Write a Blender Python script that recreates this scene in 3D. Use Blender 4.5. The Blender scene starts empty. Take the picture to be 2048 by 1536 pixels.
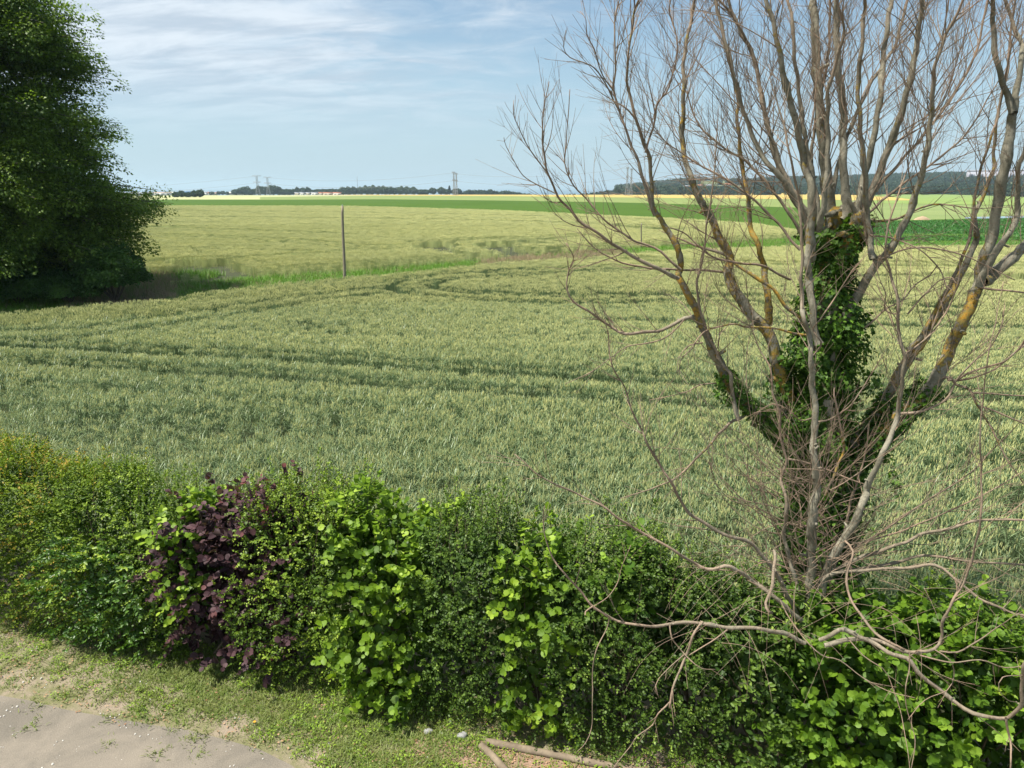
import bpy, math, random
import numpy as np
from mathutils import Vector

RS = np.random.RandomState(7)
random.seed(7)
S = bpy.context.scene
COL = S.collection

# ------------------------------------------------------------------ camera
F = 1450.0                      # focal length in pixels of the 2048 px frame
PITCH = math.radians(15.2)
CAMZ = 6.0
cam = bpy.data.cameras.new('camera')
cam.sensor_width = 36.0
cam.lens = F / 2048 * 36.0
cam.clip_start = 0.1
cam.clip_end = 60000
co = bpy.data.objects.new('camera', cam)
COL.objects.link(co)
co.location = (0, 0, CAMZ)
co.rotation_euler = (math.pi / 2 - PITCH, 0, 0)
S.camera = co

# ------------------------------------------------------------------ world
SUN_EL, SUN_AZ = math.radians(64), math.radians(258)      # azimuth clockwise from +Y
SKY_STRENGTH = 0.073
SUN_STRENGTH = 5.0
S.view_settings.view_transform = 'Standard'
S.view_settings.look = 'None'
S.view_settings.exposure = 0.88
S.view_settings.gamma = 1.0
S.render.film_transparent = False
S.cycles.max_bounces = 7
S.cycles.transparent_max_bounces = 8
S.cycles.volume_bounces = 0
S.cycles.use_denoising = True
try:
    S.cycles.denoising_use_gpu = False
except Exception:
    pass


class N:
    """tiny helper to write node trees"""
    def __init__(s, tree):
        s.t = tree
        s.n = tree.nodes
        s.l = tree.links

    def node(s, typ, **kw):
        nd = s.n.new(typ)
        for k, v in kw.items():
            setattr(nd, k, v)
        return nd

    def link(s, a, b):
        s.l.new(a, b)

    def val(s, sock, v):
        if isinstance(v, bpy.types.NodeSocket):
            s.l.new(v, sock)
        else:
            sock.default_value = v

    def math(s, op, a, b=0.0, clamp=False):
        nd = s.n.new('ShaderNodeMath')
        nd.operation = op
        nd.use_clamp = clamp
        s.val(nd.inputs[0], a)
        s.val(nd.inputs[1], b)
        return nd.outputs[0]

    def mix(s, f, a, b, typ='MIX'):
        nd = s.n.new('ShaderNodeMix')
        nd.data_type = 'RGBA'
        nd.blend_type = typ
        s.val(nd.inputs[0], f)
        s.val(nd.inputs[6], a if isinstance(a, bpy.types.NodeSocket) else (*a, 1))
        s.val(nd.inputs[7], b if isinstance(b, bpy.types.NodeSocket) else (*b, 1))
        return nd.outputs[2]

    def noise(s, vec, scale, detail=3, rough=0.5, dist=0.0):
        nd = s.n.new('ShaderNodeTexNoise')
        if vec is not None:
            s.l.new(vec, nd.inputs['Vector'])
        nd.inputs['Scale'].default_value = scale
        nd.inputs['Detail'].default_value = detail
        nd.inputs['Roughness'].default_value = rough
        nd.inputs['Distortion'].default_value = dist
        return nd.outputs[0]

    def ramp(s, f, a, b):
        nd = s.n.new('ShaderNodeMapRange')
        nd.interpolation_type = 'SMOOTHSTEP'
        s.val(nd.inputs[0], f)
        nd.inputs[1].default_value = a
        nd.inputs[2].default_value = b
        return nd.outputs[0]

    def attr(s, name):
        nd = s.n.new('ShaderNodeAttribute')
        nd.attribute_name = name
        return nd.outputs['Fac']

    def mapping(s, vec, scale=(1, 1, 1), rot=(0, 0, 0), loc=(0, 0, 0)):
        nd = s.n.new('ShaderNodeMapping')
        s.l.new(vec, nd.inputs[0])
        nd.inputs['Scale'].default_value = scale
        nd.inputs['Rotation'].default_value = rot
        nd.inputs['Location'].default_value = loc
        return nd.outputs[0]


w = bpy.data.worlds.new('World')
S.world = w
w.use_nodes = True
w.node_tree.nodes.clear()
n = N(w.node_tree)
sky = n.node('ShaderNodeTexSky', sky_type='NISHITA', sun_disc=False)
sky.sun_elevation = SUN_EL
sky.sun_rotation = SUN_AZ
sky.altitude = 100
sky.air_density = 1.0
sky.dust_density = 0.6
sky.ozone_density = 2.2
tc = n.node('ShaderNodeTexCoord')
sep = n.node('ShaderNodeSeparateXYZ')
n.link(tc.outputs['Generated'], sep.inputs[0])
zc = n.math('MAXIMUM', sep.outputs[2], 0.0)
zz = n.math('ADD', zc, 0.20)
px = n.math('DIVIDE', sep.outputs[0], zz)
py = n.math('DIVIDE', sep.outputs[1], zz)
comb = n.node('ShaderNodeCombineXYZ')
n.link(px, comb.inputs[0])
n.link(py, comb.inputs[1])
cv = comb.outputs[0]
fine = n.noise(n.mapping(cv, (1.0, 1.6, 1), (0, 0, 0.25)), 3.6, 9, 0.62, 0.7)
big = n.noise(n.mapping(cv, (0.5, 0.8, 1), (0, 0, 0.25), (3.1, 1.7, 0)), 0.9, 3, 0.5)
# more veil towards the left and overhead
lean = n.math('MULTIPLY', sep.outputs[0], -0.50)
up = n.math('MULTIPLY', zc, 0.25)
d = n.math('ADD', n.math('ADD', n.math('MULTIPLY', fine, 0.62), n.math('MULTIPLY', big, 0.55)), n.math('ADD', lean, up))
veil = n.ramp(d, 0.42, 0.82)
high = n.ramp(zc, 0.03, 0.17)
veil = n.math('MULTIPLY', n.math('MULTIPLY', veil, high), 0.92)
skyc = n.mix(1.0, sky.outputs[0], (0.90, 0.99, 0.97), 'MULTIPLY')
hz = n.ramp(zc, 0.30, 0.0)
skyc = n.mix(n.math('MULTIPLY', hz, 0.80), skyc, (3.85, 5.2, 6.2))
grey = n.mix(n.ramp(n.noise(n.mapping(cv, (1.0, 2.6, 1), (0, 0, 0.12), (5, 2, 0)), 2.6, 6, 0.6, 0.3), 0.36, 0.66), (4.3, 5.05, 5.9), (6.3, 6.9, 7.5))
out = n.mix(veil, skyc, grey)
bg = n.node('ShaderNodeBackground')
n.link(out, bg.inputs[0])
bg.inputs[1].default_value = SKY_STRENGTH
wo = n.node('ShaderNodeOutputWorld')
n.link(bg.outputs[0], wo.inputs[0])

sl = bpy.data.lights.new('sun', 'SUN')
sl.energy = SUN_STRENGTH
sl.angle = math.radians(1.2)
sl.color = (1.0, 0.95, 0.85)
so = bpy.data.objects.new('sun', sl)
COL.objects.link(so)
sv = Vector((math.sin(SUN_AZ) * math.cos(SUN_EL), math.cos(SUN_AZ) * math.cos(SUN_EL), math.sin(SUN_EL)))
so.rotation_euler = sv.to_track_quat('Z', 'Y').to_euler()
so.location = (0, 0, 60)

# ------------------------------------------------------------------ helpers
CP, SP = math.cos(PITCH), math.sin(PITCH)


def ray(u, v):
    a = (u - 1024.0) / F
    b = -(v - 768.0) / F
    return np.array([a, CP + b * SP, -SP + b * CP])


def P(u, v, Y):
    """the point at world depth Y seen at photo position (u, v)"""
    r = ray(u, v)
    t = Y / r[1]
    return np.array([r[0] * t, Y, CAMZ + r[2] * t])


def base_h(x, y):
    r = np.sqrt(x * x + y * y)
    h = -0.0072 * np.maximum(0, r - 300)
    az = x / np.maximum(y, 1.0)
    # ridge on the right, far beyond the valley
    prof = np.interp(az, [.10, .144, .184, .25, .35, .45, .55, .68, .9], [0, .2, .33, .54, .52, .56, .64, .68, .7])
    up = np.clip((r - 1300) / 1500.0, 0, 1)
    h = h + (y > 0) * 84 * prof * (up * up * (3 - 2 * up))
    # the land falls to the sea
    s = np.clip((r - 1500) / 900.0, 0, 1) * np.interp(az, [-0.9, -0.5, 0.0, 0.09, 0.14], [0.3, 0.5, 1, 1, 0])
    h = h - 95 * s * (y > 0)
    return h


def hit(u, v, dz=0.0):
    r = ray(u, v)
    t = 1.0
    if r[2] > -0.0045:
        r = r.copy(); r[2] = -0.0045
    lo, hi = 0.5, 0.5
    z = lambda t: CAMZ + r[2] * t - float(base_h(np.float64(r[0] * t), np.float64(r[1] * t))) - dz
    while z(hi) > 0 and hi < 1490:
        lo = hi
        hi *= 1.08
    for _ in range(40):
        m = (lo + hi) / 2
        if z(m) > 0: lo = m
        else: hi = m
    return np.array([r[0] * lo, r[1] * lo, CAMZ + r[2] * lo])


def mk(name, V, Fs, mats, parent=None, attrs=None, midx=None, smooth=False):
    """V (n,3); Fs list of (m,k) int arrays; midx list of per-array material index"""
    me = bpy.data.meshes.new(name)
    V = np.asarray(V, dtype=np.float32)
    me.vertices.add(len(V))
    me.vertices.foreach_set('co', V.ravel())
    if not isinstance(Fs, (list, tuple)):
        Fs = [Fs]
    Fs = [np.asarray(f, dtype=np.int32) for f in Fs if len(f)]
    loops = np.concatenate([f.ravel() for f in Fs])
    tot = np.concatenate([np.full(len(f), f.shape[1], dtype=np.int32) for f in Fs])
    st = np.concatenate([[0], np.cumsum(tot)[:-1]]).astype(np.int32)
    me.loops.add(len(loops))
    me.loops.foreach_set('vertex_index', loops)
    me.polygons.add(len(tot))
    me.polygons.foreach_set('loop_start', st)
    me.polygons.foreach_set('loop_total', tot)
    if not isinstance(mats, (list, tuple)):
        mats = [mats]
    for m in mats:
        me.materials.append(m)
    if midx is not None:
        mi = np.concatenate([np.full(len(f), k, dtype=np.int32) if np.isscalar(k) else np.asarray(k, dtype=np.int32) for f, k in zip(Fs, midx)])
        me.polygons.foreach_set('material_index', mi)
    if smooth:
        me.polygons.foreach_set('use_smooth', np.ones(len(tot), dtype=bool))
    if attrs:
        for k, a in attrs.items():
            at = me.attributes.new(k, 'FLOAT', 'POINT')
            at.data.foreach_set('value', np.asarray(a, dtype=np.float32))
    me.update(calc_edges=True)
    o = bpy.data.objects.new(name, me)
    COL.objects.link(o)
    if parent is not None:
        o.parent = parent
        o.matrix_parent_inverse.identity()
        o.location = -Vector(parent.location)
        if parent.parent is not None:
            o.location = (0, 0, 0)
    return o


def tag(o, label=None, cat=None, group=None, kind=None):
    if label: o['label'] = label
    if cat: o['category'] = cat
    if group: o['group'] = group
    if kind: o['kind'] = kind
    return o


def empty(name, loc):
    o = bpy.data.objects.new(name, None)
    COL.objects.link(o)
    o.location = loc
    o.empty_display_size = 0.2
    return o


def unit(a):
    a = np.asarray(a, dtype=float)
    return a / (np.linalg.norm(a, axis=-1, keepdims=True) + 1e-9)


def vnoise(p, seed=0):
    """value noise, p (n,3) -> (n,) in 0..1"""
    p = np.asarray(p, dtype=float)
    i = np.floor(p).astype(np.int64)
    f = p - i
    f = f * f * (3 - 2 * f)
    r = 0
    for dx in (0, 1):
        for dy in (0, 1):
            for dz in (0, 1):
                q = i + np.array([dx, dy, dz])
                h = (q[:, 0] * 374761393 + q[:, 1] * 668265263 + q[:, 2] * 2147483647 + seed * 1274126177) & 0x7fffffff
                h = ((h ^ (h >> 13)) * 1274126177) & 0x7fffffff
                h = (h ^ (h >> 16)) & 0xffff
                wgt = (f[:, 0] if dx else 1 - f[:, 0]) * (f[:, 1] if dy else 1 - f[:, 1]) * (f[:, 2] if dz else 1 - f[:, 2])
                r = r + wgt * h / 65535.0
    return r


class Geo:
    """collects vertices, faces by size, and named attributes"""
    def __init__(s):
        s.V = []; s.F = {}; s.A = {}; s.n = 0

    def add(s, V, Fs, m=0, **attrs):
        V = np.asarray(V, dtype=np.float32)
        for f in (Fs if isinstance(Fs, list) else [Fs]):
            f = np.asarray(f)
            s.F.setdefault((f.shape[1], m), []).append(f + s.n)
        s.V.append(V)
        for k, a in attrs.items():
            s.A.setdefault(k, []).append(np.broadcast_to(np.asarray(a, dtype=np.float32), (len(V),)).copy())
        s.n += len(V)

    def arrays(s):
        V = np.concatenate(s.V)
        keys = sorted(s.F)
        Fs = [np.concatenate(s.F[k]) for k in keys]
        A = {k: np.concatenate(a) for k, a in s.A.items()}
        return V, Fs, [k[1] for k in keys], A

    def build(s, name, mats, parent=None, smooth=False):
        V, Fs, mi, A = s.arrays()
        return mk(name, V, Fs, mats, parent, A, mi, smooth)


def tube(pts, rad, sides=6, cap=True):
    pts = np.asarray(pts, dtype=float)
    rad = np.asarray(rad, dtype=float)
    m = len(pts)
    T = np.empty_like(pts)
    T[1:-1] = pts[2:] - pts[:-2]
    T[0] = pts[1] - pts[0]
    T[-1] = pts[-1] - pts[-2]
    T = unit(T)
    ref = np.array([0.31, -0.94, 0.13])
    A = unit(np.cross(T, ref))
    B = np.cross(T, A)
    th = np.arange(sides) * 2 * np.pi / sides
    V = pts[:, None, :] + rad[:, None, None] * (np.cos(th)[None, :, None] * A[:, None, :] + np.sin(th)[None, :, None] * B[:, None, :])
    V = V.reshape(-1, 3)
    i = np.arange(m - 1)[:, None] * sides
    j = np.arange(sides)[None, :]
    k = (j + 1) % sides
    Q = np.stack([i + j, i + k, i + sides + k, i + sides + j], -1).reshape(-1, 4)
    return V, Q


def spline(pts, step):
    """Catmull-Rom through rows of any width (first three are xyz)"""
    pts = np.asarray(pts, dtype=float)
    if len(pts) < 3:
        k = max(2, int(np.linalg.norm(pts[1, :3] - pts[0, :3]) / step) + 1)
        t = np.linspace(0, 1, k)[:, None]
        return pts[0] * (1 - t) + pts[1] * t
    ext = np.vstack([2 * pts[0] - pts[1], pts, 2 * pts[-1] - pts[-2]])
    out = []
    for i in range(1, len(ext) - 2):
        p0, p1, p2, p3 = ext[i - 1:i + 3]
        k = max(1, int(np.ceil(np.linalg.norm(p2[:3] - p1[:3]) / step)))
        for t in np.arange(k) / k:
            out.append(0.5 * (2 * p1 + (p2 - p0) * t + (2 * p0 - 5 * p1 + 4 * p2 - p3) * t * t + (3 * p1 - p0 - 3 * p2 + p3) * t ** 3))
    out.append(pts[-1])
    return np.array(out)


def leaves(pos, axis, nrm, size, tmpl, tf, tint):
    """stamp a leaf template (x across, y along, z up) at many places"""
    pos = np.asarray(pos)
    y = unit(axis)
    x = unit(np.cross(y, nrm))
    z = np.cross(x, y)
    tm = np.asarray(tmpl, dtype=float)
    k = len(tm)
    s = np.asarray(size)[:, None, None]
    V = pos[:, None, :] + s * (tm[None, :, 0:1] * x[:, None, :] + tm[None, :, 1:2] * y[:, None, :] + tm[None, :, 2:3] * z[:, None, :])
    off = (np.arange(len(pos)) * k)[:, None, None]
    Fs = [(np.asarray(f)[None] + off).reshape(-1, np.asarray(f).shape[1]) for f in tf]
    return V.reshape(-1, 3), Fs, np.repeat(tint, k)


LEAF_DIAMOND = ([(0, 0, 0), (0.34, 0.42, 0.07), (0, 1, -0.06), (-0.34, 0.42, 0.07)], [[(0, 1, 2, 3)]])
LEAF_LOBED = ([(0, 0, 0), (0.30, 0.12, 0.03), (0.46, 0.45, 0.08), (0.26, 0.62, 0.05), (0.30, 0.86, 0.0), (0, 1.0, -0.05),
               (-0.30, 0.86, 0.0), (-0.26, 0.62, 0.05), (-0.46, 0.45, 0.08), (-0.30, 0.12, 0.03)],
              [[(0, 1, 2, 3, 4, 5)], [(0, 5, 6, 7, 8, 9)]])
LEAF_OVAL = ([(0, 0, 0), (0.20, 0.2, 0.06), (0.27, 0.5, 0.08), (0.17, 0.8, 0.03), (0, 1, -0.08), (-0.17, 0.8, 0.03), (-0.27, 0.5, 0.08), (-0.20, 0.2, 0.06)],
             [[(0, 1, 2, 3, 4)], [(0, 4, 5, 6, 7)]])
LEAF_ROUND = ([(0, 0, 0), (0.24, 0.0, 0.05), (0.44, 0.22, 0.08), (0.48, 0.52, 0.07), (0.34, 0.80, 0.0), (0.10, 0.90, -0.05), (0, 1.04, -0.13),
               (-0.10, 0.90, -0.05), (-0.34, 0.80, 0.0), (-0.48, 0.52, 0.07), (-0.44, 0.22, 0.08), (-0.24, 0.0, 0.05), (0, 0.5, -0.01)],
              [[(0, 1, 2, 12), (12, 2, 3, 4), (12, 4, 5, 6), (12, 6, 7, 8), (12, 8, 9, 10), (12, 10, 11, 0)]])
LEAF_IVY = ([(0, 0, 0), (0.42, -0.05, 0.0), (0.34, 0.32, 0.05), (0.50, 0.55, 0.0), (0.20, 0.62, 0.03), (0, 1.0, -0.06),
             (-0.20, 0.62, 0.03), (-0.50, 0.55, 0.0), (-0.34, 0.32, 0.05), (-0.42, -0.05, 0.0)],
            [[(0, 1, 2, 3, 4, 5)], [(0, 5, 6, 7, 8, 9)]])

# ------------------------------------------------------------------ materials
MATS = {}


def newmat(name):
    m = bpy.data.materials.new(name)
    m.use_nodes = True
    m.node_tree.nodes.clear()
    nn = N(m.node_tree)
    MATS[name] = m
    return m, nn


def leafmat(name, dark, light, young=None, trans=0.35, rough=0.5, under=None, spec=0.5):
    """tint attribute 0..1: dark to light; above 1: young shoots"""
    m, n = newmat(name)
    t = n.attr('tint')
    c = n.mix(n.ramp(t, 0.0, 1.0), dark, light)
    if young is not None:
        c = n.mix(n.ramp(t, 1.0, 1.6), c, young)
    geo = n.node('ShaderNodeNewGeometry')
    tcn = n.node('ShaderNodeTexCoord')
    mot = n.noise(tcn.outputs['Object'], 9.0, 3)
    c = n.mix(n.math('MULTIPLY', n.ramp(mot, 0.35, 0.7), 0.25), c, tuple(x * 0.62 for x in light))
    if under is not None:
        c = n.mix(n.math('MULTIPLY', geo.outputs['Backfacing'], 0.6), c, under)
    b = n.node('ShaderNodeBsdfPrincipled')
    n.link(c, b.inputs['Base Color'])
    b.inputs['Roughness'].default_value = rough
    b.inputs['Specular IOR Level'].default_value = spec
    tr = n.node('ShaderNodeBsdfTranslucent')
    n.link(n.mix(1.0, c, (1.25, 1.3, 0.55), 'MULTIPLY'), tr.inputs[0])
    ms = n.node('ShaderNodeMixShader')
    ms.inputs[0].default_value = trans
    n.link(b.outputs[0], ms.inputs[1])
    n.link(tr.outputs[0], ms.inputs[2])
    o = n.node('ShaderNodeOutputMaterial')
    n.link(ms.outputs[0], o.inputs[0])
    return m


def plain(name, col, rough=0.8, var=0.25, scale=3.0, bump=0.0, metal=0.0, col2=None, coord='Object', stretch=(1, 1, 1)):
    m, n = newmat(name)
    tcn = n.node('ShaderNodeTexCoord')
    vec = n.mapping(tcn.outputs[coord], stretch)
    f = n.noise(vec, scale, 5, 0.6)
    c2 = col2 if col2 is not None else tuple(x * (1 - var) for x in col)
    c = n.mix(n.ramp(f, 0.3, 0.7), col, c2)
    b = n.node('ShaderNodeBsdfPrincipled')
    n.link(c, b.inputs['Base Color'])
    b.inputs['Roughness'].default_value = rough
    b.inputs['Metallic'].default_value = metal
    b.inputs['Specular IOR Level'].default_value = 0.3
    if bump:
        bp = n.node('ShaderNodeBump')
        bp.inputs['Strength'].default_value = 1.0
        bp.inputs['Distance'].default_value = bump
        n.link(n.noise(vec, scale * 4, 4, 0.6), bp.inputs['Height'])
        n.link(bp.outputs[0], b.inputs['Normal'])
    o = n.node('ShaderNodeOutputMaterial')
    n.link(b.outputs[0], o.inputs[0])
    return m


def stuffmat(name, dark, light, trans=0.25, rough=0.55, patch=None, scale=0.05):
    """for instanced crops: per-plant random value, tint attribute, slow patches over the field"""
    m, n = newmat(name)
    t = n.attr('tint')
    oi = n.node('ShaderNodeObjectInfo')
    f = n.math('ADD', n.math('MULTIPLY', t, 0.75), n.math('MULTIPLY', oi.outputs['Random'], 0.25), clamp=True)
    c = n.mix(f, dark, light)
    if patch is not None:
        g = n.node('ShaderNodeNewGeometry')
        pn = n.noise(n.mapping(g.outputs['Position'], (1, 2.0, 0)), scale, 4, 0.6)
        c = n.mix(n.math('MULTIPLY', n.ramp(pn, 0.38, 0.66), 0.30), c, patch)
    b = n.node('ShaderNodeBsdfPrincipled')
    n.link(c, b.inputs['Base Color'])
    b.inputs['Roughness'].default_value = rough
    b.inputs['Specular IOR Level'].default_value = 0.35
    tr = n.node('ShaderNodeBsdfTranslucent')
    n.link(c, tr.inputs[0])
    ms = n.node('ShaderNodeMixShader')
    ms.inputs[0].default_value = trans
    n.link(b.outputs[0], ms.inputs[1])
    n.link(tr.outputs[0], ms.inputs[2])
    o = n.node('ShaderNodeOutputMaterial')
    n.link(ms.outputs[0], o.inputs[0])
    return m


def fieldmat(name, c1, c2, scale=0.15, fine=3.0, bump=0.06, rowrot=0.3, rough=0.9):
    m, n = newmat(name)
    g = n.node('ShaderNodeNewGeometry')
    pos = g.outputs['Position']
    a = n.noise(n.mapping(pos, (1, 1, 0)), scale, 5, 0.65)
    b_ = n.noise(n.mapping(pos, (1, 1, 0)), fine, 4, 0.7)
    rows = n.noise(n.mapping(pos, (0.03, 1.3, 0), (0, 0, rowrot)), 1.2, 3, 0.6)
    f = n.math('ADD', n.math('ADD', n.math('MULTIPLY', a, 0.4), n.math('MULTIPLY', b_, 0.3)), n.math('MULTIPLY', rows, 0.3))
    c = n.mix(n.ramp(f, 0.36, 0.64), c1, c2)
    b = n.node('ShaderNodeBsdfPrincipled')
    n.link(c, b.inputs['Base Color'])
    b.inputs['Roughness'].default_value = rough
    b.inputs['Specular IOR Level'].default_value = 0.15
    bp = n.node('ShaderNodeBump')
    bp.inputs['Distance'].default_value = bump
    n.link(b_, bp.inputs['Height'])
    n.link(bp.outputs[0], b.inputs['Normal'])
    o = n.node('ShaderNodeOutputMaterial')
    n.link(b.outputs[0], o.inputs[0])
    return m


# ------------------------------------------------------------------ terrain
def polar_sheet():
    rr = np.concatenate([[0, 1.5, 3, 5], np.arange(8, 40, 4), np.geomspace(40, 5200, 60)])
    th = np.radians(np.arange(0, 360, 2.0))
    R, T = np.meshgrid(rr, th, indexing='ij')
    X, Y = R * np.sin(T), R * np.cos(T)
    Z = base_h(X, Y)
    V = np.stack([X, Y, Z], -1).reshape(-1, 3)
    a, b = R.shape
    i = np.arange(a - 1)[:, None] * b
    j = np.arange(b)[None]
    k = (j + 1) % b
    Q = np.stack([i + j, i + k, i + b + k, i + b + j], -1)[:, :, ::-1].reshape(-1, 4)
    return V, Q


V, Q = polar_sheet()
soil_m = fieldmat('soil', (0.055, 0.06, 0.03), (0.035, 0.045, 0.022), 0.02, 2.0, 0.05)
# far land: patchwork of fields and scrub
m, n_ = newmat('land')
g = n_.node('ShaderNodeNewGeometry')
vor = n_.node('ShaderNodeTexVoronoi')
n_.link(n_.mapping(g.outputs['Position'], (0.004, 0.0022, 0), (0, 0, 0.3)), vor.inputs['Vector'])
vor.inputs['Scale'].default_value = 1.0
sc_ = n_.node('ShaderNodeSeparateColor')
n_.link(vor.outputs['Color'], sc_.inputs[0])
c = n_.mix(n_.ramp(sc_.outputs[0], 0.25, 0.75), (0.055, 0.085, 0.035), (0.16, 0.17, 0.07))
c = n_.mix(n_.math('MULTIPLY', n_.noise(n_.mapping(g.outputs['Position'], (1, 1, 0)), 0.9, 6, 0.7), 0.6), c, (0.04, 0.06, 0.025))
b = n_.node('ShaderNodeBsdfPrincipled')
n_.link(c, b.inputs['Base Color'])
b.inputs['Roughness'].default_value = 0.95
b.inputs['Specular IOR Level'].default_value = 0.1
o_ = n_.node('ShaderNodeOutputMaterial')
n_.link(b.outputs[0], o_.inputs[0])
rc = np.sqrt((V[Q].mean(1)[:, :2] ** 2).sum(1))
mi = (rc > 330).astype(np.int32)
ter = mk('ground', V, [Q], [soil_m, m], midx=[mi], smooth=True)
tag(ter, kind='structure')

# sea beyond the land
seam = plain('sea_water', (0.05, 0.13, 0.19), 0.35, 0.2, 0.001)
th = np.radians(np.linspace(-62, 62, 40))
V = np.concatenate([np.stack([r * np.sin(th), r * np.cos(th), np.full(40, -62.0)], -1) for r in (2300, 24000)])
Q = np.array([[i, i + 1, 41 + i, 40 + i] for i in range(39)])
tag(mk('sea', V, [Q[:, ::-1]], seam), kind='structure')


def strip(name, top, bot, mat, dz, nu=60, nv=6, kind='structure', u0=None, u1=None):
    """a field laid on the land between two edges read as (u, v) lists"""
    tu, tv = zip(*top)
    bu, bv = zip(*bot)
    a = u0 if u0 is not None else tu[0]
    b_ = u1 if u1 is not None else tu[-1]
    us = np.linspace(a, b_, nu)
    V = []
    for u in us:
        A = hit(u, np.interp(u, tu, tv), dz)
        B = hit(u, np.interp(u, bu, bv), dz)
        for k in range(nv):
            t = (k / (nv - 1))
            # even in distance, re-laid on the ground
            p = B * (1 - t) + A * t
            p[2] = float(base_h(p[0], p[1])) + dz
            V.append(p)
    i = np.arange(nu - 1)[:, None] * nv
    j = np.arange(nv - 1)[None]
    Q = np.stack([i + j, i + nv + j, i + nv + j + 1, i + j + 1], -1).reshape(-1, 4)
    o = mk(name, np.array(V), [Q], mat)
    tag(o, kind=kind)
    return o


gold_m = fieldmat('ripe_barley', (0.44, 0.32, 0.09), (0.38, 0.29, 0.09), 0.01, 0.5, 0.02)
lime_m = fieldmat('light_green_crop', (0.18, 0.225, 0.07), (0.15, 0.19, 0.06), 0.012, 0.6, 0.03)
lime2_m = fieldmat('bright_green_crop', (0.19, 0.26, 0.07), (0.155, 0.22, 0.06), 0.012, 0.6, 0.03)
dark_m = fieldmat('dark_green_crop', (0.040, 0.085, 0.004), (0.052, 0.105, 0.008), 0.03, 1.2, 0.10)
pale_m = fieldmat('pale_stubble', (0.36, 0.36, 0.19), (0.30, 0.31, 0.15), 0.01, 0.6, 0.02)
rough_m = fieldmat('rough_grass', (0.20, 0.24, 0.09), (0.13, 0.18, 0.06), 0.03, 0.8, 0.08)

strip('pale_field', [(-400, 388), (250, 389), (520, 389.5), (760, 389), (900, 389)], [(-400, 400), (250, 400), (520, 399), (760, 397), (900, 394)], pale_m, 0.06)
strip('gold_field', [(640, 388.6), (760, 388), (1000, 386.5), (1240, 385.6), (1500, 385.6), (1700, 387), (1745, 390)],
      [(640, 390), (760, 391), (1000, 392), (1240, 394.5), (1500, 397), (1700, 400), (1745, 400)], gold_m, 0.14)
strip('light_green_field', [(520, 394), (760, 391), (1000, 392), (1240, 394.5), (1500, 397), (1720, 400)],
      [(520, 399.5), (760, 398.5), (1000, 401), (1240, 405), (1500, 412), (1720, 420)], lime_m, 0.11)
strip('dark_green_field', [(-400, 399), (250, 399), (520, 399), (760, 398.2), (1000, 400.5), (1240, 404.5), (1500, 411.5), (1740, 419)],
      [(-400, 422), (250, 420), (520, 422), (760, 424), (1000, 432), (1240, 442), (1500, 458), (1610, 462), (1690, 440), (1740, 419.5)], dark_m, 0.09)
strip('bright_green_field', [(1715, 383.5), (1850, 387), (2048, 393), (2500, 396)], [(1715, 406), (1850, 408), (2048, 411), (2500, 413)], lime2_m, 0.12)
strip('gold_patch', [(1700, 393), (1760, 392.8), (1790, 395), (1822, 399)], [(1700, 400.5), (1760, 400.5), (1790, 400.5), (1822, 400.5)], gold_m, 0.16)
strip('rough_meadow', [(1690, 404), (1850, 407), (2048, 410), (2500, 412)], [(1690, 452), (1795, 443), (2048, 437), (2500, 432)], rough_m, 0.05)
strip('dark_crop_field', [(1600, 455), (1700, 445), (1795, 440.5), (1950, 437), (2048, 434), (2500, 420)],
      [(1600, 486), (1800, 482), (2048, 481), (2500, 481)], dark_m, 0.075)
pond_m = plain('pond_water', (0.20, 0.28, 0.32), 0.15, 0.1, 0.1)
strip('pond', [(1930, 434.2), (1990, 433), (2060, 431.5), (2200, 430)], [(1930, 437.0), (1990, 436.8), (2060, 434.5), (2200, 434)], pond_m, 0.13, 12, 2)

# ------------------------------------------------------------------ instanced stuff

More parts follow.
